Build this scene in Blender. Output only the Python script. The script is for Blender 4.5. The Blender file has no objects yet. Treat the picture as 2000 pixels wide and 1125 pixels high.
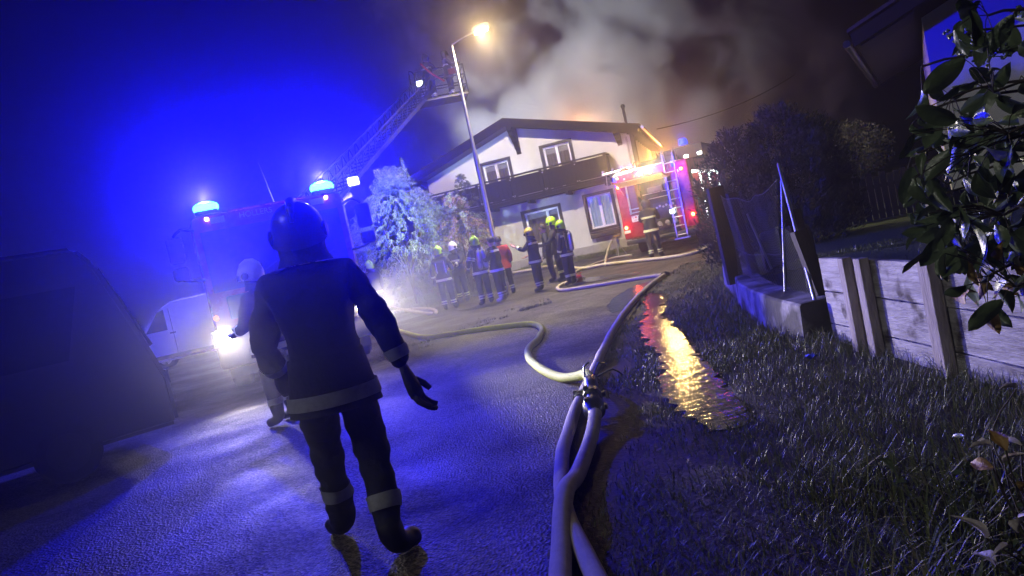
import bpy, bmesh, math, random
import numpy as np
from mathutils import Vector, Matrix, noise as mnoise
R = math.radians
random.seed(7); rng = np.random.default_rng(7)
scene = bpy.context.scene
COL = scene.collection

# ------------------------------------------------------------------ camera
PHI, PITCH, FPX, CAMH = R(12.3), R(3.4), 1400.0, 1.45
cam_d = bpy.data.cameras.new('camera'); cam = bpy.data.objects.new('camera', cam_d); COL.objects.link(cam)
cam_d.sensor_width = 36; cam_d.lens = FPX / 2000 * 36; cam_d.clip_start = 0.05; cam_d.clip_end = 1500
cam.matrix_world = Matrix.Translation((0, 0, CAMH)) @ Matrix.Rotation(R(90) - PITCH, 4, 'X') @ Matrix.Rotation(-PHI, 4, 'Z')
scene.camera = cam

# ------------------------------------------------------------------ night sky, added sun filling the dark foreground, exposure
world = bpy.data.worlds.new('World'); scene.world = world; world.use_nodes = True
wn = world.node_tree; bg = wn.nodes['Background']
sky = wn.nodes.new('ShaderNodeTexSky'); sky.sky_type = 'NISHITA'; sky.sun_disc = False
sky.sun_elevation = R(-6); sky.sun_rotation = R(200); sky.altitude = 500
wn.links.new(sky.outputs[0], bg.inputs[0]); bg.inputs[1].default_value = 0.05
fill_sun_d = bpy.data.lights.new('fill_sun', 'SUN'); fill_sun_d.energy = 0.45; fill_sun_d.angle = R(0.5); fill_sun_d.color = (1, .97, .9)
fill_sun = bpy.data.objects.new('fill_sun', fill_sun_d); COL.objects.link(fill_sun); fill_sun.rotation_euler = (R(50), 0, R(-60))
vs = scene.view_settings; vs.view_transform = 'Standard'; vs.look = 'None'; vs.exposure = 0.0; vs.gamma = 1.0
vs.use_curve_mapping = False
cy = scene.cycles
cy.use_denoising = True
cy.max_bounces = 5; cy.diffuse_bounces = 2; cy.glossy_bounces = 3; cy.transmission_bounces = 4; cy.volume_bounces = 0
cy.transparent_max_bounces = 16; cy.caustics_reflective = False; cy.caustics_refractive = False
cy.sample_clamp_indirect = 3.0
cy.use_light_tree = True

# power of every lamp (W)
P_BEACON, P_LAMP, P_WORK, P_HEAD, P_FIRE, P_FLOOD = 3500, 7600, 200, 130, 800, 30000
HAZE_DENSITY = 0.0105
BLUE = (0.006, 0.005, 1.0)

# ------------------------------------------------------------------ survey helpers
def ray(px, py):
    cx = (px - 1000) / FPX; cz = (562.5 - py) / FPX
    a = cx * math.cos(PHI) + cz * math.sin(PHI); b = -cx * math.sin(PHI) + cz * math.cos(PHI)
    y = math.cos(PITCH) + b * math.sin(PITCH); z = -math.sin(PITCH) + b * math.cos(PITCH)
    return a / y, z / y
EDGE = [(-40., 1.5), (-1.2, 1.5), (-.35, 2.0), (-.05, 3.05), (0., 3.75), (.12, 4.58), (.25, 5.4), (.49, 6.53), (.79, 7.58), (1.37, 9.87), (2.12, 12.39), (3.46, 16.2), (5.2, 20.0), (8.2, 24.0), (14, 30), (26, 40), (60, 62)]
EY = np.array([p[1] for p in EDGE[1:]]); EX = np.array([p[0] for p in EDGE[1:]])
def edge_x(y): return float(np.interp(y, EY, EX))
def sstep(a, b, x):
    t = min(1, max(0, (x - a) / (b - a))); return t * t * (3 - 2 * t)
def rise(y): return 0.42 * sstep(19.5, 30, y) if y < 60 else .42
PUD = [(2.45, 13.6), (2.66, 12.7), (2.3, 11.2), (1.98, 9.94), (1.9, 8.9), (1.8, 8.03), (1.64, 6.81), (1.54, 5.87), (1.43, 5.02), (1.34, 4.62), (1.12, 4.5), (1.03, 4.9), (.98, 5.43), (1.12, 6.33), (1.32, 7.21), (1.4, 7.9), (1.46, 8.71), (1.58, 9.56), (1.9, 10.8), (2.2, 12.3)]
def in_poly(x, y, poly):
    c = False; j = len(poly) - 1
    for i in range(len(poly)):
        if (poly[i][1] > y) != (poly[j][1] > y) and x < (poly[j][0] - poly[i][0]) * (y - poly[i][1]) / (poly[j][1] - poly[i][1]) + poly[i][0]: c = not c
        j = i
    return c
def gz(x, y):
    z = rise(y)
    if .8 < x < 2.9 and 4.3 < y < 13.8 and in_poly(x, y, PUD): return -.03
    e = edge_x(max(y, 1.5))
    if x > e:
        d = x - e
        z += 0.055 * sstep(0.1, 2.6, d) - 0.02 * sstep(0, .25, d) * (1 - sstep(.9, 1.8, d)) * (1 if y < 14 else 0)
        if d > .3: z += .018 * mnoise.noise((x * 1.7, y * 1.7, 3))
    return z
def G(px, py, lift=0.0):
    dx, dz = ray(px, py); d = 5.0
    for _ in range(60): d = .5 * d + .5 * (gz(dx * d, d) - CAMH) / dz
    return Vector((dx * d, d, gz(dx * d, d) + lift))
def D(px, py, d):
    dx, dz = ray(px, py); return Vector((dx * d, d, CAMH + dz * d))

# ------------------------------------------------------------------ materials
MATS = {}
def M(name, col=(.5, .5, .5), rough=.6, metal=0, var=0.0, vscale=6.0, bump=0.0, bscale=40.0, emit=None, es=0, coat=0, spec=.5, col2=None, alpha=1, trans=0, detail=5, stretch=None, wear=None):
    if name in MATS: return MATS[name]
    m = bpy.data.materials.new(name); m.use_nodes = True; nt = m.node_tree; b = nt.nodes['Principled BSDF']
    b.inputs['Base Color'].default_value = (*col, 1); b.inputs['Roughness'].default_value = rough; b.inputs['Metallic'].default_value = metal
    b.inputs['Coat Weight'].default_value = coat; b.inputs['Specular IOR Level'].default_value = spec
    b.inputs['Alpha'].default_value = alpha; b.inputs['Transmission Weight'].default_value = trans
    tc = nt.nodes.new('ShaderNodeTexCoord'); src = tc.outputs['Object']
    if stretch:
        mp = nt.nodes.new('ShaderNodeMapping'); mp.inputs['Scale'].default_value = stretch; nt.links.new(src, mp.inputs[0]); src = mp.outputs[0]
    if var > 0 or col2:
        n = nt.nodes.new('ShaderNodeTexNoise'); n.inputs['Scale'].default_value = vscale; n.inputs['Detail'].default_value = detail; n.inputs['Roughness'].default_value = .65
        nt.links.new(src, n.inputs['Vector'])
        r = nt.nodes.new('ShaderNodeValToRGB'); r.color_ramp.elements[0].position = .32; r.color_ramp.elements[1].position = .68
        c2 = col2 or tuple(min(1, c * (1 + var)) for c in col); c1 = col if col2 else tuple(c * (1 - var) for c in col)
        r.color_ramp.elements[0].color = (*c1, 1); r.color_ramp.elements[1].color = (*c2, 1)
        nt.links.new(n.outputs['Fac'], r.inputs[0]); out = r.outputs[0]
        if wear:
            n2 = nt.nodes.new('ShaderNodeTexNoise'); n2.inputs['Scale'].default_value = wear[1]; n2.inputs['Detail'].default_value = 8
            nt.links.new(tc.outputs['Object'], n2.inputs['Vector'])
            r2 = nt.nodes.new('ShaderNodeValToRGB'); r2.color_ramp.elements[0].position = wear[2]; r2.color_ramp.elements[1].position = wear[2] + .12
            nt.links.new(n2.outputs['Fac'], r2.inputs[0])
            mx = nt.nodes.new('ShaderNodeMixRGB'); mx.inputs[2].default_value = (*wear[0], 1)
            nt.links.new(r2.outputs[0], mx.inputs[0]); nt.links.new(out, mx.inputs[1]); out = mx.outputs[0]
        nt.links.new(out, b.inputs['Base Color'])
        rr = nt.nodes.new('ShaderNodeMapRange'); rr.inputs[3].default_value = max(.02, rough - .12); rr.inputs[4].default_value = min(1, rough + .12)
        nt.links.new(n.outputs['Fac'], rr.inputs[0]); nt.links.new(rr.outputs[0], b.inputs['Roughness'])
    if bump > 0:
        n = nt.nodes.new('ShaderNodeTexNoise'); n.inputs['Scale'].default_value = bscale; n.inputs['Detail'].default_value = 6
        nt.links.new(src, n.inputs['Vector'])
        bp = nt.nodes.new('ShaderNodeBump'); bp.inputs['Strength'].default_value = bump; bp.inputs['Distance'].default_value = .02
        nt.links.new(n.outputs['Fac'], bp.inputs['Height']); nt.links.new(bp.outputs[0], b.inputs['Normal'])
    if emit:
        b.inputs['Emission Color'].default_value = (*emit, 1); b.inputs['Emission Strength'].default_value = es
    MATS[name] = m; return m

def asphalt(name, c1, c2, rough_lo, rough_hi, bump):
    m = bpy.data.materials.new(name); m.use_nodes = True; nt = m.node_tree; N = nt.nodes; L = nt.links; b = N['Principled BSDF']
    tc = N.new('ShaderNodeTexCoord').outputs['Object']
    big = N.new('ShaderNodeTexNoise'); big.inputs['Scale'].default_value = .55; big.inputs['Detail'].default_value = 6; L.new(tc, big.inputs['Vector'])
    fine = N.new('ShaderNodeTexNoise'); fine.inputs['Scale'].default_value = 60; fine.inputs['Detail'].default_value = 3; L.new(tc, fine.inputs['Vector'])
    vor = N.new('ShaderNodeTexVoronoi'); vor.inputs['Scale'].default_value = 48; L.new(tc, vor.inputs['Vector'])
    cr = N.new('ShaderNodeValToRGB'); cr.color_ramp.elements[0].position = .3; cr.color_ramp.elements[1].position = .7
    cr.color_ramp.elements[0].color = (*c1, 1); cr.color_ramp.elements[1].color = (*c2, 1)
    mix = N.new('ShaderNodeMath'); mix.operation = 'MULTIPLY_ADD'; mix.inputs[1].default_value = .55; L.new(fine.outputs['Fac'], mix.inputs[0])
    m2 = N.new('ShaderNodeMath'); m2.operation = 'MULTIPLY'; m2.inputs[1].default_value = .45; L.new(big.outputs['Fac'], m2.inputs[0]); L.new(m2.outputs[0], mix.inputs[2])
    L.new(mix.outputs[0], cr.inputs[0])
    agg = N.new('ShaderNodeTexVoronoi'); agg.inputs['Scale'].default_value = 58; L.new(tc, agg.inputs['Vector'])
    agr = N.new('ShaderNodeValToRGB'); agr.color_ramp.elements[0].position = .25; agr.color_ramp.elements[1].position = .95; agr.color_ramp.elements[0].color = (.35, .35, .35, 1); agr.color_ramp.elements[1].color = (3.6, 3.4, 3.2, 1)
    sep = N.new('ShaderNodeSeparateColor'); L.new(agg.outputs['Color'], sep.inputs[0]); L.new(sep.outputs[0], agr.inputs[0])
    pat = N.new('ShaderNodeTexVoronoi'); pat.inputs['Scale'].default_value = .33; pat.inputs['Randomness'].default_value = .9
    pw = N.new('ShaderNodeTexNoise'); pw.inputs['Scale'].default_value = 1.2; pw.inputs['Detail'].default_value = 5; L.new(tc, pw.inputs['Vector'])
    pm = N.new('ShaderNodeMixRGB'); pm.blend_type = 'ADD'; pm.inputs[0].default_value = .8; L.new(tc, pm.inputs[1]); L.new(pw.outputs['Color'], pm.inputs[2]); L.new(pm.outputs[0], pat.inputs['Vector'])
    psep = N.new('ShaderNodeSeparateColor'); L.new(pat.outputs['Color'], psep.inputs[0])
    pr_ = N.new('ShaderNodeMapRange'); pr_.inputs[3].default_value = .6; pr_.inputs[4].default_value = 1.3; L.new(psep.outputs[1], pr_.inputs[0])
    # dark wet cracks
    ck = N.new('ShaderNodeTexVoronoi'); ck.feature = 'DISTANCE_TO_EDGE'; ck.inputs['Scale'].default_value = .42
    wob = N.new('ShaderNodeTexNoise'); wob.inputs['Scale'].default_value = 2.5; wob.inputs['Detail'].default_value = 6; L.new(tc, wob.inputs['Vector'])
    wm = N.new('ShaderNodeMixRGB'); wm.blend_type = 'ADD'; wm.inputs[0].default_value = .55; L.new(tc, wm.inputs[1]); L.new(wob.outputs['Color'], wm.inputs[2]); L.new(wm.outputs[0], ck.inputs['Vector'])
    ckr = N.new('ShaderNodeValToRGB'); ckr.color_ramp.elements[0].position = .004; ckr.color_ramp.elements[1].position = .016
    ckr.color_ramp.elements[0].color = (.35, .35, .35, 1); L.new(ck.outputs['Distance'], ckr.inputs[0])
    mm = N.new('ShaderNodeMixRGB'); mm.blend_type = 'MULTIPLY'; mm.inputs[0].default_value = 1; L.new(cr.outputs[0], mm.inputs[1]); L.new(ckr.outputs[0], mm.inputs[2])
    a1 = N.new('ShaderNodeMixRGB'); a1.blend_type = 'MULTIPLY'; a1.inputs[0].default_value = 1; L.new(mm.outputs[0], a1.inputs[1]); L.new(agr.outputs[0], a1.inputs[2])
    a2 = N.new('ShaderNodeVectorMath'); a2.operation = 'SCALE'; L.new(a1.outputs[0], a2.inputs[0]); L.new(pr_.outputs[0], a2.inputs['Scale'])
    L.new(a2.outputs[0], b.inputs['Base Color'])
    wet = N.new('ShaderNodeTexNoise'); wet.inputs['Scale'].default_value = .9; wet.inputs['Detail'].default_value = 7; L.new(tc, wet.inputs['Vector'])
    wr = N.new('ShaderNodeMapRange'); wr.inputs[1].default_value = .38; wr.inputs[2].default_value = .62; wr.inputs[3].default_value = rough_lo; wr.inputs[4].default_value = rough_hi
    L.new(wet.outputs['Fac'], wr.inputs[0]); L.new(wr.outputs[0], b.inputs['Roughness'])
    hsum = N.new('ShaderNodeMath'); hsum.operation = 'ADD'; L.new(fine.outputs['Fac'], hsum.inputs[0]); L.new(agg.outputs['Distance'], hsum.inputs[1])
    bp = N.new('ShaderNodeBump'); bp.inputs['Strength'].default_value = bump; bp.inputs['Distance'].default_value = .014
    bs = N.new('ShaderNodeMapRange'); bs.inputs[1].default_value = .35; bs.inputs[2].default_value = .6; bs.inputs[3].default_value = .75 * bump; bs.inputs[4].default_value = bump; L.new(wet.outputs['Fac'], bs.inputs[0]); L.new(bs.outputs[0], bp.inputs['Strength'])
    L.new(hsum.outputs[0], bp.inputs['Height']); L.new(bp.outputs[0], b.inputs['Normal'])
    b.inputs['Specular IOR Level'].default_value = .25
    MATS[name] = m; return m

# ------------------------------------------------------------------ mesh builder
class MB:
    def __init__(s): s.v = []; s.f = []; s.mi = []
    def add(s, vs, fs, mi=0):
        o = len(s.v); s.v += [tuple(v) for v in vs]; s.f += [tuple(i + o for i in f) for f in fs]; s.mi += [mi] * len(fs); return s
    def box(s, c, d, rot=None, mi=0, bev=0.0):
        x, y, z = d[0] / 2, d[1] / 2, d[2] / 2
        if bev <= 0:
            P = [(i * x, j * y, k * z) for i in (-1, 1) for j in (-1, 1) for k in (-1, 1)]
            F = [(0, 1, 3, 2), (4, 6, 7, 5), (0, 4, 5, 1), (2, 3, 7, 6), (0, 2, 6, 4), (1, 5, 7, 3)]
        else:
            bm = bmesh.new(); bmesh.ops.create_cube(bm, size=1); bmesh.ops.scale(bm, vec=d, verts=bm.verts)
            bmesh.ops.bevel(bm, geom=bm.edges[:], offset=min(bev, .45 * min(d)), segments=2, affect='EDGES', profile=.5)
            bm.verts.index_update(); P = [v.co.copy() for v in bm.verts]; F = [[v.index for v in f.verts] for f in bm.faces]; bm.free()
        Mx = Matrix.Translation(c) @ (rot.to_4x4() if rot is not None else Matrix.Identity(4))
        return s.add([Mx @ Vector(p) for p in P], F, mi)
    def bar(s, a, b, w, h=None, up=(0, 0, 1), mi=0):
        a, b = Vector(a), Vector(b); h = h or w; d = b - a; L = d.length; y = d.normalized()
        x = y.cross(Vector(up)); 
        if x.length < 1e-4: x = y.cross(Vector((1, 0, 0)))
        x.normalize(); z = x.cross(y)
        rot = Matrix((x, y, z)).transposed()
        return s.box((a + b) / 2, (w, L, h), rot, mi)
    def cyl(s, a, b, r0, r1=None, n=12, mi=0, cap=True):
        return s.tube([a, b], [r0, r0 if r1 is None else r1], n, mi, cap)
    def tube(s, path, r, n=8, mi=0, cap=True, closed=False):
        path = [Vector(p) for p in path]; k = len(path)
        rs = r if isinstance(r, (list, tuple)) else [r] * k
        V = []; F = []; prev = None
        for i, p in enumerate(path):
            if closed: t = path[(i + 1) % k] - path[i - 1]
            else: t = path[min(i + 1, k - 1)] - path[max(i - 1, 0)]
            t.normalize()
            if prev is None:
                x = t.cross(Vector((0, 0, 1)))
                if x.length < 1e-3: x = t.cross(Vector((1, 0, 0)))
            else: x = prev - t * prev.dot(t)
            x.normalize(); prev = x; y = t.cross(x)
            for j in range(n):
                a = 2 * math.pi * j / n; V.append(p + (x * math.cos(a) + y * math.sin(a)) * rs[i])
        for i in range(k if closed else k - 1):
            for j in range(n):
                F.append((i * n + j, i * n + (j + 1) % n, ((i + 1) % k) * n + (j + 1) % n, ((i + 1) % k) * n + j))
        if cap and not closed: F.append(tuple(reversed(range(n)))); F.append(tuple(range((k - 1) * n, k * n)))
        return s.add(V, F, mi)
    def lathe(s, prof, n=16, c=(0, 0, 0), rot=None, mi=0, sx=1, sy=1):
        V = []; F = []; Mx = Matrix.Translation(c) @ (rot.to_4x4() if rot is not None else Matrix.Identity(4))
        for r, z in prof:
            for j in range(n): a = 2 * math.pi * j / n; V.append(Mx @ Vector((r * math.cos(a) * sx, r * math.sin(a) * sy, z)))
        for i in range(len(prof) - 1):
            for j in range(n): F.append((i * n + j, i * n + (j + 1) % n, (i + 1) * n + (j + 1) % n, (i + 1) * n + j))
        F.append(tuple(reversed(range(n)))); F.append(tuple(range((len(prof) - 1) * n, len(prof) * n)))
        return s.add(V, F, mi)
    def prism(s, poly, axis, d0, d1, mi=0):
        # poly in the two other axes; extruded along axis ('x','y','z')
        def mk(p, d): return {'x': (d, p[0], p[1]), 'y': (p[0], d, p[1]), 'z': (p[0], p[1], d)}[axis]
        n = len(poly); V = [mk(p, d0) for p in poly] + [mk(p, d1) for p in poly]
        F = [tuple(range(n)), tuple(reversed(range(n, 2 * n)))] + [(i, n + i, n + (i + 1) % n, (i + 1) % n) for i in range(n)]
        return s.add(V, F, mi)
    def mesh(s, name):
        me = bpy.data.meshes.new(name); me.from_pydata(s.v, [], s.f)
        if any(s.mi): me.polygons.foreach_set('material_index', s.mi)
        me.update()
        bm = bmesh.new(); bm.from_mesh(me); bmesh.ops.recalc_face_normals(bm, faces=bm.faces[:]); bm.to_mesh(me); bm.free()
        return me
    def build(s, name, mat, parent=None, smooth=False, kind=None, label=None):
        me = s.mesh(name)
        for m in (mat if isinstance(mat, (list, tuple)) else [mat]): me.materials.append(m)
        return obj(name, me, parent, smooth, kind, label)
def obj(name, me, parent=None, smooth=False, kind=None, label=None):
    if smooth:
        me.polygons.foreach_set('use_smooth', [True] * len(me.polygons))
        try: me.set_sharp_from_angle(angle=R(42))
        except Exception: pass
    o = bpy.data.objects.new(name, me); COL.objects.link(o)
    if parent: o.parent = parent
    if kind: o['kind'] = kind
    if label: o['label'] = label
    return o
def tag(o, label, cat, group=None):
    o['label'] = label; o['category'] = cat
    if group: o['group'] = group
    return o
def thing(name, label, cat, loc=(0, 0, 0), rz=0, group=None):
    o = bpy.data.objects.new(name, None); COL.objects.link(o); o.location = loc; o.rotation_euler = (0, 0, rz); o.empty_display_size = .2
    return tag(o, label, cat, group)
def B(name, parent, mat, c, d, rot=None, bev=0.0, smooth=False):
    return MB().box(c, d, rot, 0, bev).build(name, mat, parent, smooth)
def light(kind, name, loc, power, color, parent=None, radius=.05, spot=None, blend=.3, aim=None):
    d = bpy.data.lights.new(name, kind); d.energy = power; d.color = color; d.shadow_soft_size = radius
    if kind == 'SPOT': d.spot_size = R(spot); d.spot_blend = blend
    o = bpy.data.objects.new(name, d); COL.objects.link(o); o.location = loc
    if aim is not None: o.rotation_euler = Vector(aim).to_track_quat('-Z', 'Y').to_euler()
    if parent: o.parent = parent
    return o
def spline(pts, step=.12):
    P = [Vector(p) for p in pts]; out = []
    for i in range(len(P) - 1):
        p0 = P[max(i - 1, 0)]; p1 = P[i]; p2 = P[i + 1]; p3 = P[min(i + 2, len(P) - 1)]
        n = max(2, int((p2 - p1).length / step))
        for k in range(n):
            t = k / n; t2 = t * t; t3 = t2 * t
            out.append(.5 * ((2 * p1) + (p2 - p0) * t + (2 * p0 - 5 * p1 + 4 * p2 - p3) * t2 + (3 * p1 - p0 - 3 * p2 + p3) * t3))
    out.append(P[-1]); return out
def text(name, s, size, mat, parent, loc, rot, depth=.002):
    c = bpy.data.curves.new(name, 'FONT'); c.body = s; c.size = size; c.extrude = depth; c.align_x = 'CENTER'; c.align_y = 'CENTER'
    t = bpy.data.objects.new(name + '_tmp', c); COL.objects.link(t)
    dg = bpy.context.evaluated_depsgraph_get(); me = bpy.data.meshes.new_from_object(t.evaluated_get(dg))
    bpy.data.objects.remove(t); me.materials.clear(); me.materials.append(mat)
    o = obj(name, me, parent); o.location = loc; o.rotation_euler = rot; return o

# ------------------------------------------------------------------ common materials
m_steel = M('galvanised_steel', (.42, .44, .46), .38, .9, var=.15, vscale=14)
m_alu = M('aluminium', (.72, .73, .75), .3, .9, var=.08)
m_black = M('black_plastic', (.018, .018, .02), .5, bump=.1, bscale=120)
m_rubber = M('rubber', (.015, .015, .016), .75, bump=.2, bscale=60)
m_red = M('fire_red_paint', (.27, .008, .01), .28, coat=.5, var=.08, vscale=2)
m_white = M('white_paint', (.78, .78, .78), .35, var=.04)
m_glass = M('dark_glass', (.02, .022, .03), .06, spec=.8)
m_navy = M('turnout_cloth', (.016, .018, .032), .85, var=.3, vscale=9, bump=.35, bscale=35)
m_navy2 = M('dark_uniform_cloth', (.012, .014, .026), .8, var=.25, vscale=9, bump=.3, bscale=30)
m_lime = M('lime_helmet', (.45, .85, .02), .3, coat=.4, var=.06)
m_yel = M('yellow_helmet', (.62, .5, .06), .4, coat=.3, var=.1)
m_whelm = M('white_helmet', (.75, .75, .72), .35, coat=.3, var=.06)
m_refl = M('reflective_tape', (.8, .88, .45), .45, var=.12, vscale=30)
m_reflw = M('silver_tape', (.8, .82, .84), .45, var=.1, vscale=30)
m_skin = M('skin', (.5, .3, .22), .55, var=.08)
m_hair = M('dark_hair', (.02, .014, .01), .6, bump=.5, bscale=80)
m_glove = M('leather_glove', (.02, .02, .022), .7, bump=.3, bscale=60)
m_boot = M('boot_rubber', (.012, .012, .013), .5)
m_tank = M('cylinder_paint', (.45, .46, .42), .3, .3, coat=.4, var=.1)
m_hivis = M('red_vest', (.5, .05, .03), .7, var=.1, bump=.3, bscale=30)

# ------------------------------------------------------------------ GROUND
asp_main = asphalt('road_asphalt', (.02, .0185, .017), (.085, .078, .068), .46, .7, 1.0)
asp_side = asphalt('yard_asphalt', (.018, .017, .016), (.055, .05, .045), .35, .65, .9)
soil = M('verge_soil', (.018, .014, .01), .7, col2=(.035, .03, .015), vscale=3, bump=.5, bscale=30)
lawn_m = M('lawn_turf', (.025, .045, .012), .85, col2=(.05, .075, .022), vscale=3.5, bump=.8, bscale=45)

# junction edge between road and yard on the left
LEDGE = [(-30., -1.0), (-6., 7.6), (-2.05, 11.4), (-1.0, 13.5), (.3, 14.9), (1.2, 15.6), (2.6, 17.4), (3.9, 19.6), (5.6, 22.2), (9.6, 27.5), (14.5, 33), (24, 42), (58, 66)]
def left_y(x):  # y of the road's far/left edge at x
    return float(np.interp(x, [p[0] for p in LEDGE], [p[1] for p in LEDGE]))
def in_road(x, y): return (y >= 1.5 and x < edge_x(y) or y < 1.5) and y < left_y(x) and x > -30
def grid_lines(lo, hi, fine_lo, fine_hi, fine, coarse):
    a = list(np.arange(fine_lo, fine_hi + 1e-6, fine)); l = []; x = fine_lo; st = fine
    while x > lo: st = min(st * 1.35, coarse); x -= st; l.append(max(x, lo))
    r = []; x = fine_hi; st = fine
    while x < hi: st = min(st * 1.35, coarse); x += st; r.append(min(x, hi))
    return l[::-1] + a + r
xs = grid_lines(-300, 300, -8, 10, .25, 40); ys = grid_lines(-300, 300, 0, 32, .25, 40)
V = []; F = []
for y in ys:
    for x in xs:
        yard = y >= left_y(x) - .3 and x < edge_x(max(y, 1.5)) and -30 < x and y < 31
        V.append((x, y, gz(x, y) - (.05 if (in_road(x, y) or yard) else 0)))
nx = len(xs)
for j in range(len(ys) - 1):
    for i in range(nx - 1): F.append((j * nx + i, j * nx + i + 1, (j + 1) * nx + i + 1, (j + 1) * nx + i))
g = MB(); g.v = V; g.f = F; g.mi = [0] * len(F)
o = g.build('ground', soil, smooth=True, kind='structure')
# road sheet, strip of quads between its two edges
def sheet(name, mat, left, right, lift, n=40, crown=0):
    b = MB(); V = []; F = []
    for (a, c) in zip(left, right):
        for k in range(n + 1):
            t = k / n; x = a[0] + (c[0] - a[0]) * t; y = a[1] + (c[1] - a[1]) * t
            V.append((x, y, rise(y) + lift))
    for i in range(len(left) - 1):
        for k in range(n): F.append((i * (n + 1) + k, i * (n + 1) + k + 1, (i + 1) * (n + 1) + k + 1, (i + 1) * (n + 1) + k))
    b.v = V; b.f = F; b.mi = [0] * len(F); return b.build(name, mat, smooth=True, kind='structure')
def resamp(pl, n):
    P = [Vector((*p, 0)) for p in pl]; L = [0]
    for a, b in zip(P, P[1:]): L.append(L[-1] + (b - a).length)
    out = []
    for k in range(n):
        s = L[-1] * k / (n - 1); i = max(j for j in range(len(L)) if L[j] <= s + 1e-9); i = min(i, len(P) - 2)
        t = (s - L[i]) / (L[i + 1] - L[i]); p = P[i].lerp(P[i + 1], t); out.append((p.x, p.y))
    return out
ledge = [(-30., -1.0), (-6., 7.6), (-2.05, 11.4), (-1.0, 13.5), (.3, 14.9), (1.2, 15.6), (2.6, 17.4), (3.9, 19.6), (5.6, 22.2), (9.6, 27.5)]
redge = [(-30, -9), (-3, -1.5), (-.5, .5), (-.12, 2.6), (.0, 3.75), (.12, 4.58), (.25, 5.4), (.49, 6.53), (.79, 7.58), (1.37, 9.87), (2.12, 12.39), (3.46, 16.2), (5.2, 20.0), (8.2, 24.0), (12, 28.)]
def jag(pl, amp, sd):
    return [(x + amp * mnoise.noise((x * 3.1, y * 3.1, sd)), y + amp * mnoise.noise((x * 2.7 + 9, y * 2.7, sd))) for x, y in pl]
LA = jag(resamp(ledge, 140), .12, 1); RA = jag(resamp(redge, 140), .10, 5)
sheet('road', asp_main, LA, RA, .004, 24)
far = [(x, 29.0) for x, y in LA]
yl = [(p[0] - .08, p[1] - .25) for p in LA if p[1] < 27.0 and p[0] > -29]
sheet('yard', asp_side, [(p[0], 27.2 + .02 * p[0]) for p in yl], yl, -.004, 40)
# lawn of the neighbouring garden, held up by the walls
b = MB(); lx = list(np.linspace(0, 1, 30)); ly = list(np.linspace(2.0, 22, 60)); V = []; F = []
def lawn_left(y): return float(np.interp(y, [-2, 5.9, 6.5, 7.4, 9.9, 12.2, 16, 22], [2.70, 2.70, 2.72, 2.72, 3.25, 3.7, 5.6, 9.4]))
for y in ly:
    for t in lx:
        x = lawn_left(y) + t * 22 * (.02 + .98 * t)
        h = .76 if y < 6.2 else .76 + (.36 - .76) * sstep(6.2, 9.5, y)
        V.append((x, y, h + rise(y) + .02 * mnoise.noise((x, y, 0)) - .12 * sstep(0, 9, x - 3)))
for j in range(len(ly) - 1):
    for i in range(29): F.append((j * 30 + i, j * 30 + i + 1, (j + 1) * 30 + i + 1, (j + 1) * 30 + i))
b.v = V; b.f = F; b.mi = [0] * len(F); b.build('lawn', lawn_m, smooth=True, kind='structure')
def lawn_z(x, y):
    h = .76 if y < 6.2 else .76 + (.36 - .76) * sstep(6.2, 9.5, y); return h + rise(y) - .12 * sstep(0, 9, x - 3)

# puddle
m_water = bpy.data.materials.new('puddle_water'); m_water.use_nodes = True; nt = m_water.node_tree; pb = nt.nodes['Principled BSDF']
pb.inputs['Base Color'].default_value = (.02, .017, .013, 1); pb.inputs['Roughness'].default_value = .11; pb.inputs['Specular IOR Level'].default_value = .5; pb.inputs['Coat Weight'].default_value = .0; pb.inputs['Coat Roughness'].default_value = .05
tc = nt.nodes.new('ShaderNodeTexCoord'); n1 = nt.nodes.new('ShaderNodeTexNoise'); n1.inputs['Scale'].default_value = 7; n1.inputs['Detail'].default_value = 6
n2 = nt.nodes.new('ShaderNodeTexWave'); n2.inputs['Scale'].default_value = 5; n2.inputs['Distortion'].default_value = 6; n2.inputs['Detail'].default_value = 2
nt.links.new(tc.outputs['Object'], n1.inputs['Vector']); nt.links.new(tc.outputs['Object'], n2.inputs['Vector'])
ad = nt.nodes.new('ShaderNodeMath'); ad.operation = 'MULTIPLY_ADD'; ad.inputs[1].default_value = .06; nt.links.new(n2.outputs['Fac'], ad.inputs[0]); nt.links.new(n1.outputs['Fac'], ad.inputs[2])
bp = nt.nodes.new('ShaderNodeBump'); bp.inputs['Strength'].default_value = .75; bp.inputs['Distance'].default_value = .012; nt.links.new(ad.outputs[0], bp.inputs['Height'])
nt.links.new(bp.outputs[0], pb.inputs['Normal']); nt.links.new(bp.outputs[0], pb.inputs['Coat Normal'])
pp = spline([(*p, 0) for p in PUD + PUD[:1]], .1); cen = [(1.2, 5.0), (1.35, 6.3), (1.6, 8.0), (1.8, 9.6), (2.2, 11.8), (2.5, 13)]
b = MB(); n = len(pp)
V = [(p.x + .13 * mnoise.noise((p.x * 8, p.y * 8, 2)) + .05 * mnoise.noise((p.x * 23, p.y * 23, 2)), p.y + .14 * mnoise.noise((p.x * 8, p.y * 8, 8)), .008) for p in pp[:-1]]
bm = bmesh.new(); bm.faces.new([bm.verts.new(v) for v in V]); bmesh.ops.triangulate(bm, faces=bm.faces[:]); me = bpy.data.meshes.new('puddle'); bm.to_mesh(me); bm.free(); me.materials.append(m_water)
o = obj('puddle', me, kind='structure')
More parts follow.
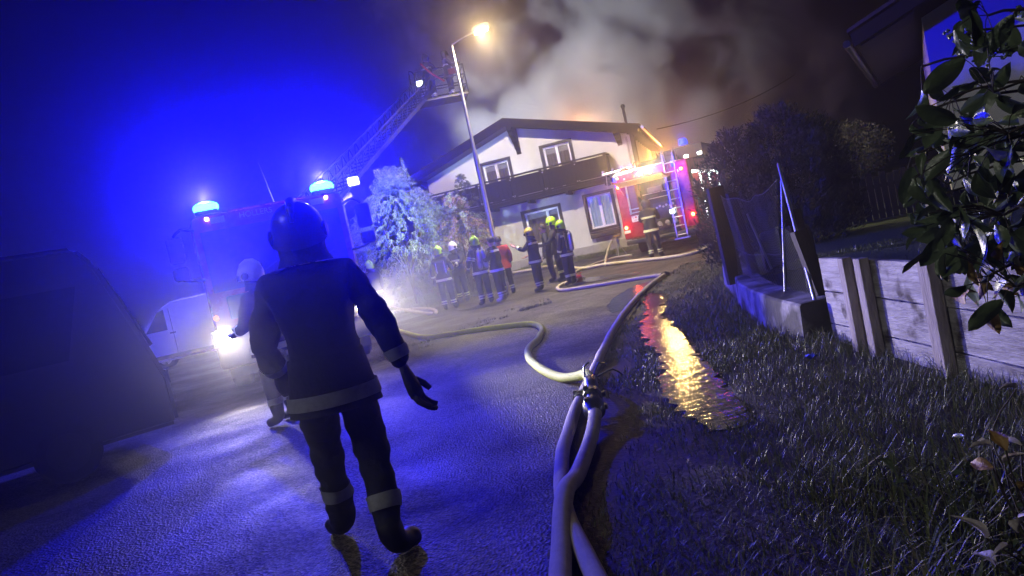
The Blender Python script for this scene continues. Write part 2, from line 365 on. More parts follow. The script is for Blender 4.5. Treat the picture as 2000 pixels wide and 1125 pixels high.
# wet film on the road in front of the red truck
for W in ([(1185, 602), (1196, 584), (1222, 568), (1250, 556), (1292, 546), (1282, 556), (1262, 572), (1240, 586), (1214, 604), (1196, 612)], [(1120, 545), (1160, 541), (1215, 535), (1255, 530), (1240, 537), (1190, 545), (1150, 551)]):
    pl_ = [G(*q) for q in W]; sp_ = spline(pl_ + pl_[:1], .12)[:-1]
    bm = bmesh.new(); bm.faces.new([bm.verts.new((p.x + .1 * mnoise.noise((p.x * 5, p.y * 5, 1)), p.y + .12 * mnoise.noise((p.x * 5, p.y * 5, 4)), rise(p.y) + .009)) for p in sp_]); bmesh.ops.triangulate(bm, faces=bm.faces[:]); me = bpy.data.meshes.new('puddle'); bm.to_mesh(me); bm.free(); me.materials.append(m_water); obj('puddle', me, kind='structure')
# ================================================================== BURNING HOUSE
m_plaster = M('white_plaster', (.52, .52, .5), .85, col2=(.64, .64, .62), vscale=.9, bump=.25, bscale=25, wear=((.4, .39, .38), .55, .6))
m_plinth = M('grey_plinth', (.36, .35, .33), .85, var=.15, bump=.3, bscale=20)
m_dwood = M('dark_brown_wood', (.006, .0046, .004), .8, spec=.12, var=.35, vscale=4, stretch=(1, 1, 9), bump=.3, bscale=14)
m_rwood = M('roof_board_wood', (.045, .032, .024), .6, var=.3, vscale=4, stretch=(9, 1, 1), bump=.3, bscale=14)
m_tile = M('roof_tile', (.06, .035, .028), .7, var=.3, bump=.5, bscale=6)
m_wframe = M('white_window_frame', (.8, .8, .8), .3)
m_curtain = M('beige_curtain', (.3, .24, .19), .9, var=.2, vscale=5, stretch=(9, 1, .5))
m_litcurtain = M('lit_curtain', (.55, .65, .8), .8, emit=(.35, .55, 1.0), es=.5, var=.25, vscale=4, stretch=(5, 1, 1))
m_glasspane = M('window_glass', (.03, .035, .05), .03, alpha=.28, spec=.7)
HB = .40
house = thing('house', 'white two storey house with dark wooden balcony, smoke rising behind its roof', 'house', (1.32, 29.0, HB), R(-17))
def rooftop(x): return 5.62 - abs(x) * math.tan(R(16.8))
WX = 4.5
wins = [(-1.52, -.42, 2.78, 4.42), (1.08, 2.16, 2.78, 4.52), (2.37, 3.35, .95, 2.24), (-.22, 1.2, .8, 2.15)]
def wall_piece(b, x0, x1, z0, z1=None):
    if z1 is None: b.prism([(x0, z0), (x1, z0), (x1, rooftop(x1) - .02), (x0, rooftop(x0) - .02)], 'y', 0, .3)
    else: b.prism([(x0, z0), (x1, z0), (x1, z1), (x0, z1)], 'y', 0, .3)
b = MB(); cuts = sorted({-WX, 0, WX} | {w[0] for w in wins} | {w[1] for w in wins})
for x0, x1 in zip(cuts, cuts[1:]):
    z = 0; ops = sorted((w[2], w[3]) for w in wins if w[0] <= x0 + 1e-6 and w[1] >= x1 - 1e-6)
    for a, c in ops:
        wall_piece(b, x0, x1, z, a); z = c
    wall_piece(b, x0, x1, z)
b.box((-WX + .15, 4.6, 2.1), (.3, 8.6, 4.2)); b.box((WX - .15, 4.6, 2.1), (.3, 8.6, 4.2)); b.box((0, 9.05, 2.1), (2 * WX, .3, 4.2))
b.build('wall', m_plaster, house)
b = MB(); b.box((0, -.015, .17), (2 * WX + .04, .05, .34)); b.box((WX + .012, 4.6, .17), (.05, 9.1, .34)); b.build('plinth', m_plinth, house)
for k, (x0, x1, z0, z1) in enumerate(wins):
    w = B('window', house, M('surround_wood', (.022, .016, .012), .6, var=.3), ((x0 + x1) / 2, .02, z1 + .055), (x1 - x0 + .26, .10, .11))
    b = MB(); b.box((x0 - .065, .02, (z0 + z1) / 2), (.13, .1, z1 - z0)); b.box((x1 + .065, .02, (z0 + z1) / 2), (.13, .1, z1 - z0)); b.box(((x0 + x1) / 2, .02, z0 - .055), (x1 - x0 + .26, .1, .11)); b.build('surround', MATS['surround_wood'], w)
    b = MB(); t = .075; b.box(((x0 + x1) / 2, .14, z1 - t / 2), (x1 - x0, .08, t)); b.box(((x0 + x1) / 2, .14, z0 + t / 2), (x1 - x0, .08, t))
    for xx in (x0 + t / 2, x1 - t / 2): b.box((xx, .14, (z0 + z1) / 2), (t, .08, z1 - z0 - 2 * t))
    mx = x0 + (x1 - x0) * (.66 if k == 3 else .5); b.box((mx, .135, (z0 + z1) / 2), (.11, .09, z1 - z0 - 2 * t)); b.build('frame', m_wframe, w)
    for a, c in ((x0 + t, mx - .055), (mx + .055, x1 - t)):
        B('pane', w, m_glasspane, ((a + c) / 2, .16, (z0 + z1) / 2), (c - a, .008, z1 - z0 - 2 * t))
    # curtain with folds
    b = MB(); n = 40; V = []; F = []
    for i in range(n + 1):
        x = x0 + (x1 - x0) * i / n; y = .27 + .018 * math.sin(i * 1.5)
        V += [(x, y, z0), (x, y, z1)]
    F = [(2 * i, 2 * i + 2, 2 * i + 3, 2 * i + 1) for i in range(n)]
    b.add(V, F); b.build('curtain', m_litcurtain if k == 2 else m_curtain, w, smooth=True)
    if k == 2:
        B('sill', w, M('surround_wood'), ((x0 + x1) / 2, -.06, z0 - .15), (1.2, .2, .05))
        B('flower_box', w, M('surround_wood'), ((x0 + x1) / 2, -.12, z0 - .27), (1.15, .2, .18), bev=.02)
        for xx in (x0 + .1, x1 - .1): MB().bar((xx, -.02, z0 - .52), (xx, -.16, z0 - .37), .025).build('box_bracket', m_steel, w)
        light('POINT', 'room_light', ((x0 + x1) / 2, 1.2, 1.7), 25, (.6, .75, 1), house, .1)
    else:
        B('roller_blind', w, m_white, ((x0 + x1) / 2, .215, z1 - .18), (x1 - x0 - .02, .012, .2))
# roof: two slopes with layered verge boards
P = R(16.8); OV = 4.95; yf, yb = -.95, 9.4
for s in (-1, 1):
    b = MB(); e = (s * OV, 5.62 - OV * math.tan(P) + .02); top = (0, 5.64)
    poly = [top, e, (e[0], e[1] + .16), (0, 5.80)]
    b.prism(poly, 'y', yf, yb); rf = b.build('roof', m_rwood, house)
    b = MB(); b.prism([(0, 5.815), (s * OV, e[1] + .175), (s * (OV + .12), e[1] + .17), (s * (OV + .12), e[1] + .24), (0, 5.90)], 'y', yf - .06, yb); b.build('tile_covering', m_tile, rf)
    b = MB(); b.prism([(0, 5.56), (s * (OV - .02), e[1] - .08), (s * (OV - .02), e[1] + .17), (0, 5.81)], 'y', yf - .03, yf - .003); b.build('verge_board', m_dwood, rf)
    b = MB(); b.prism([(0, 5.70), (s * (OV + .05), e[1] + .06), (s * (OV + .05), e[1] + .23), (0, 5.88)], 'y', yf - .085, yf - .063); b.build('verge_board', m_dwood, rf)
    b = MB()
    pth = [(s * (OV + .17), yf - .05, e[1] + .1), (s * (OV + .17), yb, e[1] + .1)]
    b.tube(pth, .065, 10); b.build('gutter', m_alu, rf, smooth=True)
    for k in range(11):   # rafters under the overhang
        yy = yf + .25 + k * .95
        B('rafter', rf, m_dwood, (s * (OV - .2), yy, e[1] - .0), (.5, .09, .14), Matrix.Rotation(s * P, 3, 'Y'))
# carved purlin brackets
for x in (.12, 4.1, -4.1):
    zt = rooftop(x) - .03
    prof = [(0, zt), (-.85, zt), (-.85, zt - .16), (-.72, zt - .24), (-.70, zt - .34), (-.5, zt - .4), (-.42, zt - .56), (-.25, zt - .62), (-.2, zt - .8), (-.08, zt - .86), (-.05, zt - 1.02), (0, zt - 1.05)]
    if abs(x) > 1: prof = [(y, zt + (z - zt) * .45) for y, z in prof]
    MB().prism([(p[0], p[1]) for p in prof], 'x', x - .09, x + .09).build('bracket', m_dwood, house)
b = MB(); b.cyl((4.35, 1.4, 4.2), (4.35, 1.4, 5.45), .055, n=12); b.lathe([(.085, 5.45), (.085, 5.56), (.02, 5.6)], 12, (4.35, 1.4, 0)); b.build('vent_pipe', m_black, house, smooth=True)
b = MB(); b.box((WX + .08, .25, 3.2), (.14, .5, 2.0), bev=.01); b.build('side_wall_shade', m_dwood, house)  # dark strip standing for the shade on the side wall
# balcony
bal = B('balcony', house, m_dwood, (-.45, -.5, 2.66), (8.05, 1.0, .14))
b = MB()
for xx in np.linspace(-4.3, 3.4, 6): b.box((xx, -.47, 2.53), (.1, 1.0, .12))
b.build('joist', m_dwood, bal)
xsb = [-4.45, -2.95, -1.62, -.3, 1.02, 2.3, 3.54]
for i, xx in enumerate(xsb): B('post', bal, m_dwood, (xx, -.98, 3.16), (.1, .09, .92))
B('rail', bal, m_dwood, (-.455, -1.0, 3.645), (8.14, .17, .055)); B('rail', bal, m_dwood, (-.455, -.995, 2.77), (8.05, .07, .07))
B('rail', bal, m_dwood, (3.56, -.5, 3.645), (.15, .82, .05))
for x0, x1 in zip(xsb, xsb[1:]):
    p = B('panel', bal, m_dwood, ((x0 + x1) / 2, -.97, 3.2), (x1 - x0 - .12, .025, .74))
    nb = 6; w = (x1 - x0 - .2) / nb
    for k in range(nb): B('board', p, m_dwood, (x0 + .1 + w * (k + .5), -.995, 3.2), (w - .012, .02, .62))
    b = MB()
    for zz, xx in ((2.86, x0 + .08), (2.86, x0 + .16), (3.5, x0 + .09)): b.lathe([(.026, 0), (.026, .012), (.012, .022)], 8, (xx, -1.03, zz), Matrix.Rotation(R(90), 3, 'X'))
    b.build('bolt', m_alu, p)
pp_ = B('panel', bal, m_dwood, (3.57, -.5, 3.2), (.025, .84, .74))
B('downpipe', house, m_plinth, (WX - .12, -.06, 2.1), (.07, .07, 4.1), bev=.02)
# overhead cable from the house to the right
a = D(1283, 252, 27.5); c = D(1470, 192, 33); pts = [a.lerp(c, t) - Vector((0, 0, .5 * t * (1 - t))) for t in np.linspace(0, 1.6, 24)]
tag(MB().tube(pts, .018, 6).build('overhead_cable', m_black), 'thin black overhead cable running right from the house gable', 'cable')

# ================================================================== STREET LAMP
lamp_base = Vector((-.22, 21.4, rise(21.4)))
lamp = thing('street_lamp', 'tall galvanised street lamp with one lit arm in front of the house', 'street lamp', lamp_base)
b = MB(); b.lathe([(.1, 0), (.1, .25), (.075, .3), (.07, 4.3), (.068, 4.32), (.052, 4.4), (.042, 7.5)], 16); b.build('pole', m_steel, lamp, smooth=True)
b = MB(); b.tube(spline([(0, 0, 7.42), (.05, -.02, 7.5), (.35, -.05, 7.6), (.72, -.08, 7.7)], .1), .026, 10); b.build('arm', m_steel, lamp, smooth=True)
hd = MB().prism([(.66, 7.66), (1.2, 7.76), (1.2, 7.83), (1.08, 7.87), (.72, 7.8), (.66, 7.74)], 'y', -.2, .06).build('lamp_head', M('lamp_housing', (.3, .3, .3), .4, .5), lamp)
B('lamp_glass', lamp, M('lamp_glow', (1, .9, .7), emit=(1, .7, .26), es=40), (.95, -.08, 7.675), (.42, .2, .05), Matrix.Rotation(R(-10), 3, 'Y'), .015)
light('SPOT', 'lamp_light', (.95, -.09, 7.62), P_LAMP, (1, .83, .56), lamp, .12, 150, .3, (.05, .28, -1))

light('POINT', 'lamp_halo', (.95, -.2, 7.6), 260, (1, .66, .24), lamp, .08)

# ================================================================== NEIGHBOUR HOUSE
m_nwall = M('neighbour_plaster', (.8, .8, .82), .85, var=.05, vscale=1.5, bump=.2, bscale=30)
m_nroof = M('neighbour_roof_wood', (.02, .015, .012), .75, spec=.2, var=.3, vscale=4, stretch=(9, 1, 1))
nh = thing('house', 'neighbouring house wall lit deep blue under a dark overhanging roof behind the shrub', 'house', (8.95, 14.2, .62), R(-31))
b = MB(); b.prism([(0, 0), (9, 0), (9, 3.9), (4.5, 5.05), (0, 3.45)], 'y', 0, .3); b.box((.15, 4.3, 1.7), (.3, 8, 3.4)); b.build('wall', m_nwall, nh)
sl = math.atan2(5.25 - 3.28, 5.7)
for s in (0,):
    b = MB(); b.prism([(-1.15, 3.2), (4.5, 5.2), (4.5, 5.36), (-1.15, 3.36)], 'y', -1.0, 8.5); rf = b.build('roof', m_nroof, nh)
    b = MB(); b.prism([(4.5, 5.2), (10.1, 3.2), (10.1, 3.36), (4.5, 5.36)], 'y', -1.0, 8.5); b.build('roof', m_nroof, nh)
    b = MB(); b.prism([(-1.2, 3.12), (4.5, 5.12), (4.5, 5.4), (-1.2, 3.38)], 'y', -1.06, -1.005); b.build('verge_board', m_nroof, rf)
    b = MB(); b.prism([(-1.25, 3.41), (4.5, 5.43), (4.5, 5.5), (-1.25, 3.48)], 'y', -1.1, 8.5); b.build('tile_covering', m_tile, rf)
    b = MB(); b.tube([(-1.3, -1.05, 3.22), (-1.3, 8.5, 3.22)], .07, 10); b.build('gutter', m_black, rf, smooth=True)
for k in range(9): B('soffit_board', rf, m_nroof, (-.6, -.9 + k * .115, 3.30), (1.0, .105, .03), Matrix.Rotation(-math.atan2(2, 5.65), 3, 'Y'))

# ================================================================== WOODEN RETAINING WALL
m_plank = M('weathered_plank', (.2, .18, .17), .8, col2=(.6, .58, .56), vscale=4, stretch=(1, .5, 5), bump=.9, bscale=26, wear=((.08, .065, .055), 4.5, .54), detail=9)
m_post = M('weathered_post', (.2, .17, .15), .8, col2=(.4, .36, .33), vscale=5, stretch=(5, 5, .6), bump=.5, bscale=20)
rw = thing('retaining_wall', 'weathered plank retaining wall with upright posts below the lawn', 'wall', (2.62, 0, 0))
rowz = [(-.06, .20), (.212, .485), (.497, .775)]
joints = [[6.12, 4.43, 1.5, -1], [6.12, 4.41, 2.0, -1], [6.12, 4.47, 1.9, -1]]
for (z0, z1), js in zip(rowz, joints):
    for y1, y0 in zip(js, js[1:]):
        b = MB(); n = 14; V = []; F = []
        for i in range(n + 1):
            y = y0 + .006 + (y1 - y0 - .012) * i / n; w1 = .006 * mnoise.noise((y * 2, z0 * 9, 1)); w2 = .007 * mnoise.noise((y * 2, z1 * 9, 4)); fx = .004 * mnoise.noise((y * 1.3, z0, 7))
            V += [(fx, y, z0 + w1), (fx, y, z1 + w2), (.05, y, z1 + w2), (.05, y, z0 + w1)]
        for i in range(n):
            o4 = i * 4
            for k in range(4): F.append((o4 + k, o4 + (k + 1) % 4, o4 + 4 + (k + 1) % 4, o4 + 4 + k))
        F += [(0, 1, 2, 3), (n * 4, n * 4 + 3, n * 4 + 2, n * 4 + 1)]
        b.add(V, F); p = b.build('plank', m_plank, rw)
for y, lean, w in ((5.56, .012, .09), (5.30, .006, .1), (4.46, -.004, .115), (3.3, .0, .11), (2.0, .01, .11)):
    B('post', rw, m_post, (-.045, y, .34), (.075, w, .92), Matrix.Rotation(lean, 3, 'X'), .006)

# ================================================================== CONCRETE CURB WALL + FENCE
m_conc = M('mossy_concrete', (.16, .15, .145), .85, col2=(.34, .33, .32), vscale=4, bump=.9, bscale=11, wear=((.035, .033, .025), 2.2, .47))
cl = spline([(2.42, 6.25, 0), (2.47, 7.2, 0), (2.68, 8.6, 0), (3.02, 9.9, 0), (3.4, 11.6, 0), (3.95, 13.0, 0), (5.0, 15, 0)], .18)
b = MB(); V = []; F = []
for i, p in enumerate(cl):
    t = (cl[min(i + 1, len(cl) - 1)] - cl[max(i - 1, 0)]).normalized(); nrm = Vector((t.y, -t.x, 0)); g0 = -.1; hh = .40 + .012 * mnoise.noise((p.y * 2, 0, 0))
    jig = .015 * mnoise.noise((p.y * 3, 5, 0))
    prof = [(-.02 + jig, g0), (-.0 + jig, hh * .5), (.012 + jig, hh - .02), (.03 + jig, hh), (.3, hh + .01), (.33, hh - .02), (.33, g0)]
    V += [p + nrm * u + Vector((0, 0, z + rise(p.y))) for u, z in prof]
m = 7
for i in range(len(cl) - 1):
    for k in range(m - 1): F.append((i * m + k, i * m + k + 1, (i + 1) * m + k + 1, (i + 1) * m + k))
F.append(tuple(range(m)))
b.add(V, F); cw = tag(b.build('concrete_wall', m_conc), 'low curved mossy concrete garden wall with a cut end by the planks', 'wall')
m_fencewood = M('dark_fence_wood', (.035, .028, .024), .8, var=.3, vscale=5, stretch=(6, 6, .6), bump=.5, bscale=18)
cf = thing('chain_link_fence', 'sagging chain link fence with leaning steel stay on the concrete wall', 'fence', (0, 0, 0))
b = MB(); b.bar((2.96, 9.6, .3), (2.93, 9.6, 1.62), .2, .12, (0, 1, 0)); b.build('wooden_post', m_fencewood, cf)
b = MB(); b.bar((3.16, 9.35, .3), (3.04, 9.35, 1.5), .1, .1, (0, 1, 0)); b.build('wooden_post', m_fencewood, cf)
b = MB(); b.bar((2.80, 6.42, .0), (2.66, 6.52, 1.02), .12, .1, (0, 1, 0)); b.build('wooden_post', m_fencewood, cf)
b = MB(); b.bar((2.86, 6.9, .38), (2.83, 6.92, 1.2), .08, .08, (0, 1, 0)); b.build('wooden_post', m_fencewood, cf)
b = MB(); b.cyl((2.67, 7.15, .38), (2.87, 7.2, 1.50), .014, n=10); b.build('steel_pole', m_steel, cf, smooth=True)
b = MB(); b.cyl((2.60, 6.30, .38), (2.87, 7.2, 1.67), .016, n=10); b.build('steel_stay', m_steel, cf, smooth=True)
b = MB(); b.cyl((3.25, 9.0, .45), (3.1, 9.05, 1.2), .016, n=8); b.build('steel_pole', m_steel, cf, smooth=True)
def fence_pt(u, v):   # u along, v up
    a = Vector((2.98, 9.5, .42)).lerp(Vector((2.70, 7.15, .42)), u); top = 1.5 - .13 * math.sin(u * math.pi) - .02 * math.sin(u * 17)
    return Vector((a.x + v * .1 * u, a.y, .42 + (top - .42) * v)) + Vector((.03 * math.sin(u * 9 + v * 4), 0, 0))
b = MB(); NU, NV = 46, 20
for i in range(-NV, NU):
    for s in (0, 1):
        pts = []
        for k in range(NV + 1):
            u = (i + k) / NU if s == 0 else (i + NV - k) / NU
            if 0 <= u <= 1: pts.append(fence_pt(u, k / NV))
        if len(pts) > 1: b.tube(pts, .0014, 3, cap=False)
wm = b.build('wire_mesh', M('fence_wire', (.3, .31, .33), .5, .7), cf, kind='stuff')
b = MB(); b.tube([fence_pt(u, 1) for u in np.linspace(0, 1, 30)], .003, 5); b.tube([fence_pt(u, .33) for u in np.linspace(0, 1, 30)], .002, 5); b.build('tension_wire', MATS['fence_wire'], cf)
def fence_pt2(u, v): 
    a = Vector((2.70, 7.15, .42)).lerp(Vector((2.66, 6.45, .40)), u); return Vector((a.x + .08 * v, a.y, .42 + .62 * v * (1 - .35 * u)))
b = MB()
for i in range(-16, 16):
    for s in (0, 1):
        pts = [fence_pt2((i + k) / 16 if s == 0 else (i + 16 - k) / 16, k / 16) for k in range(17) if 0 <= ((i + k) if s == 0 else (i + 16 - k)) / 16 <= 1]
        if len(pts) > 1: b.tube(pts, .0014, 3, cap=False)
b.build('wire_mesh', MATS['fence_wire'], cf, kind='stuff')
# round bin / tank behind the fence
tk = thing('garden_barrel', 'dark round barrel lying on the lawn behind the chain link fence', 'barrel', (3.72, 9.6, .62))
b = MB(); b.lathe([(.02, -.32), (.24, -.32), (.27, -.28), (.275, -.1), (.29, -.08), (.275, -.06), (.275, .06), (.29, .08), (.275, .1), (.27, .28), (.24, .32), (.02, .32)], 22, (0, 0, 0), Matrix.Rotation(R(90), 3, 'Y') @ Matrix.Rotation(R(15), 3, 'X')); b.build('body', m_black, tk, smooth=True)
b = MB(); b.lathe([(.04, .315), (.05, .34), (.04, .36), (.01, .36)], 12, (0, 0, 0), Matrix.Rotation(R(90), 3, 'Y') @ Matrix.Rotation(R(15), 3, 'X')); b.build('bung', m_steel, tk)

# back garden fence of upright boards
gf = thing('board_fence', 'dark upright board fence at the back of the garden lawn', 'fence', (0, 0, 0))
a, c = Vector((6.6, 15.6, 0)), Vector((12.5, 15.2, 0)); nb = 42
m_bf = M('garden_fence_board', (.012, .011, .01), .85, var=.3, vscale=5, stretch=(6, 6, .6))
for k in range(nb):
    p = a.lerp(c, k / (nb - 1)); h = 1.05 + .05 * math.sin(k * 2.7) + .02 * random.random()
    B('board', gf, m_bf, (p.x, p.y, .2 + h / 2), (.125, .022, h), Matrix.Rotation(random.uniform(-.01, .01), 3, 'Y'))
for z in (.45, 1.0):
    b = MB(); b.bar((a.x, a.y + .03, z), (c.x, c.y + .03, z), .03, .08); b.build('rail', m_bf, gf)

# ================================================================== VEGETATION
def leaf_mesh(b, c, d, nrm, L, W, fold=.25, curl=.1, mi=0):
    d = d.normalized(); side = d.cross(nrm)
    if side.length < 1e-4: side = d.cross(Vector((.3, .5, .8)))
    side.normalize(); up = side.cross(d)
    o = len(b.v)
    pts = [c, c + d * L * .45 + side * W * .5 + up * fold * W, c + d * L * .5, c + d * L * .45 - side * W * .5 + up * fold * W, c + d * L - up * curl * L]
    b.v += [tuple(p) for p in pts]; b.f += [(o, o + 1, o + 2), (o, o + 2, o + 3), (o + 1, o + 4, o + 2), (o + 2, o + 4, o + 3)]; b.mi += [mi] * 4
def rv(): 
    v = Vector(rng.normal(size=3)); return v.normalized()
def quick(b, name, mats, parent, kind=None):
    me = bpy.data.meshes.new(name); me.from_pydata(b.v, [], b.f); me.polygons.foreach_set('material_index', b.mi)
    for m in mats: me.materials.append(m)
    me.update(); return obj(name, me, parent, kind=kind)
def leafmat(name, c, c2, rough=.5, trans=.0):
    return M(name, c, rough, col2=c2, vscale=1.6, spec=.5)
lf_a = leafmat('silver_green_leaf', (.06, .085, .045), (.13, .16, .1))
lf_b = leafmat('pale_leaf', (.12, .14, .09), (.2, .22, .16))
lf_c = leafmat('copper_leaf', (.1, .055, .035), (.18, .1, .07))
m_bark = M('bark', (.05, .04, .03), .9, var=.3, bump=.8, bscale=15)
def drooping_bush(name, label, base, H, Rm, nspray, nleaf, mats, cat='bush', apex=None, leafL=.09):
    t = thing(name, label, cat, base); b = MB(); br = MB(); tr = MB()
    for k in range(7):
        a = k * 2.4; tr.tube(spline([(0, 0, -.1), (.12 * math.cos(a), .12 * math.sin(a), H * .25), (.35 * Rm * math.cos(a), .35 * Rm * math.sin(a), H * .6)], .3), .03, 6)
    tr.build('trunk', m_bark, t)
    for k in range(nspray):
        h = rng.uniform(.05, 1) ** .85 * H; a = rng.uniform(0, 2 * math.pi)
        prof = Rm * max(.06, (1 - (h / H) ** 1.7)) ** .75 * (1 + .22 * mnoise.noise((math.cos(a) * 1.6, math.sin(a) * 1.6, h * .9)))
        rr = prof * rng.uniform(.45, 1.0) ** .6
        p = Vector((rr * math.cos(a) * .75, rr * math.sin(a) * .75, h)); out = Vector((math.cos(a), math.sin(a), .35))
        if h > .85 * H: out = Vector((.3 * math.cos(a), .3 * math.sin(a), .9))
        L = rng.uniform(.35, .8); pts = []
        for i in range(8):
            s = i / 7; pts.append(p + out * L * s + Vector((0, 0, -.75 * L * s * s)) + Vector(rng.normal(size=3)) * .015)
        br.tube(pts, .006, 3, cap=False)
        mi = int(rng.random() < .35)
        for q in range(nleaf):
            s = rng.uniform(.1, 1); i = min(6, int(s * 7)); c = pts[i].lerp(pts[i + 1], s * 7 - i)
            dr = (rv() * .7 + Vector((0, 0, -.75)) + out * .3)
            leaf_mesh(b, c + rv() * .03, dr, rv(), leafL * rng.uniform(.6, 1.3), leafL * rng.uniform(.3, .45), mi=mi)
    if apex is not None:
        for q in range(260):
            s = rng.random(); c = Vector((apex[0], apex[1], H - .35)) + Vector((rng.normal() * .09 * (1 - s) ** .8, rng.normal() * .09 * (1 - s), s * apex[2]))
            leaf_mesh(b, c, rv() * .8 + Vector((0, 0, -.4)), rv(), leafL * .9, leafL * .35)
    quick(br, 'branch', [m_bark], t, 'stuff'); quick(b, 'foliage', mats, t, 'stuff'); return t
drooping_bush('bush', 'big silvery drooping bush lit blue left of the firefighter group', (-3.25, 24.2, rise(24.2)), 4.5, 2.5, 860, 34, [lf_a, lf_b], apex=(.55, 0, .75))
drooping_bush('bush', 'lower copper leaved bush behind the firefighters by the lamp post', (-1.3, 24.0, rise(24)), 3.2, 1.25, 210, 30, [lf_c, lf_b])
dk = leafmat('dark_twig_leaf', (.02, .025, .015), (.05, .055, .03))
drooping_bush('bush', 'small dark leafy shrub in front of the balcony left end', (-.95, 25.6, rise(25.6)), 3.9, .75, 90, 30, [dk, dk])
# conifer hedge trees, right of the fire truck
cf_a = leafmat('hedge_conifer', (.03, .042, .028), (.07, .08, .055), .7)
def conifer(label, base, H, Rm, n, lean=0):
    t = thing('conifer_shrub', label, 'shrub', base, 0, 'conifers behind the chain link fence'); b = MB(); tr = MB()
    tr.tube([(0, 0, -.1), (0, 0, H * .8)], [.07, .02], 7); tr.build('trunk', m_bark, t)
    for k in range(n):
        h = rng.uniform(.03, 1) * H; a = rng.uniform(0, 2 * math.pi); pr = Rm * (1 - (h / H) ** 2.6) ** .6 * (1 + .3 * mnoise.noise((math.cos(a) * 2, math.sin(a) * 2, h * 1.7)))
        rr = pr * rng.uniform(.55, 1.0); c = Vector((rr * math.cos(a), rr * math.sin(a), h)); out = Vector((math.cos(a) * .6, math.sin(a) * .6, .9))
        for q in range(26):
            leaf_mesh(b, c + out * rng.uniform(0, .26) + rv() * .07, out + rv() * .8, rv(), rng.uniform(.06, .12), rng.uniform(.018, .03), mi=0)
    quick(b, 'foliage', [cf_a], t, 'stuff'); return t
conifer('tall rounded dark conifer nearest the fire truck side', (4.55, 13.4, .1), 2.3, .8, 520)
conifer('middle dark conifer with the highest tip behind the wire fence', (5.35, 13.2, .15), 2.5, .85, 560)
conifer('dark conifer on the lawn side of the row', (6.05, 13.6, .2), 2.2, .7, 420)
# far tree with its top catching light
ft = thing('tree', 'distant dark tree with a warm lit top beyond the garden', 'tree', (11.2, 23.0, .3)); tr = MB(); tr.tube([(0, 0, -.2), (0, 0, 2.0)], [.14, .05], 8); tr.build('trunk', m_bark, ft); b = MB()
for k in range(420):
    c0 = rv() * rng.uniform(.5, 1) ** .5; c = Vector((c0.x * 1.5, c0.y * 1.2, 1.75 + c0.z * .85))
    for q in range(14): leaf_mesh(b, c + rv() * .18, rv(), rv(), .11, .06)
quick(b, 'crown', [leafmat('far_leaf', (.04, .045, .015), (.08, .08, .03))], ft, 'stuff')

# ---- near shrub overhanging from the right: each leaf a part
m_nleaf = M('shrub_leaf', (.07, .105, .05), .38, col2=(.12, .16, .08), vscale=14, spec=.6, bump=.3, bscale=30)
m_dleaf = M('withered_leaf', (.28, .16, .05), .6, col2=(.42, .28, .1), vscale=14, bump=.4, bscale=40)
m_pleaf = M('pale_dead_leaf', (.5, .45, .42), .6, col2=(.66, .6, .56), vscale=20, bump=.4, bscale=40)
def big_leaf(name, L, W, fold, curl, mat, wav=.06):
    n = 7; V = []; F = []
    for i in range(n + 1):
        s = i / n; w = W * .5 * math.sin(math.pi * min(1, s * .93 + .04)) ** .75 * (1 if s < .98 else .1)
        zc = -curl * L * s * s; yy = L * s
        k = wav * W * math.sin(s * 9)
        V += [(-w, yy, zc + fold * w + k), (-w * .5, yy, zc + fold * w * .35), (0, yy, zc - .003), (w * .5, yy, zc + fold * w * .35), (w, yy, zc + fold * w - k)]
    for i in range(n):
        for k in range(4): F.append((i * 5 + k, i * 5 + k + 1, i * 5 + 6 + k, i * 5 + 5 + k))
    me = bpy.data.meshes.new(name); me.from_pydata(V, [], F); me.materials.append(mat); me.polygons.foreach_set('use_smooth', [True] * len(F)); me.update(); return me
leafs = [big_leaf('leaf', .13, .062, .35, .25, m_nleaf), big_leaf('leaf', .11, .06, .6, .5, m_nleaf), big_leaf('leaf', .15, .07, .25, .12, m_nleaf), big_leaf('leaf', .1, .05, .9, .7, m_nleaf, .15)]
wleaf = [big_leaf('leaf', .1, .055, .8, .6, m_dleaf, .2)]
pleaf = [big_leaf('leaf', .11, .05, 1.4, .5, m_pleaf, .2), big_leaf('leaf', .1, .03, 1.8, .9, m_pleaf, .1)]
def place_leaf(me, parent, p, d, roll, sc):
    o = bpy.data.objects.new('leaf', me); COL.objects.link(o); o.parent = parent
    q = Vector(d).to_track_quat('Y', 'Z'); o.rotation_mode = 'QUATERNION'; o.rotation_quaternion = q @ Matrix.Rotation(roll, 3, 'Y').to_quaternion(); o.location = p; o.scale = (sc,) * 3; return o
sh = thing('shrub', 'large leaved dark shrub close by on the right, leaves catching blue light', 'shrub', (0, 0, 0))
root = Vector((2.52, 2.7, .05))
stems = MB(); twigs = MB()
targets = [(1800, 130, 2.9), (1815, 215, 3.0), (1790, 300, 3.0), (1880, 70, 2.8), (1930, 30, 2.7), (1990, 90, 2.6), (1860, 190, 2.75), (1940, 180, 2.6), (1850, 360, 3.0), (1800, 400, 3.1), (1900, 300, 2.7), (1970, 260, 2.5), (1880, 450, 2.9), (1960, 420, 2.6), (1930, 540, 2.7), (1985, 560, 2.5), (2060, 150, 2.5), (2080, 350, 2.4), (2050, 480, 2.5), (2100, 40, 2.5)]
allp = []
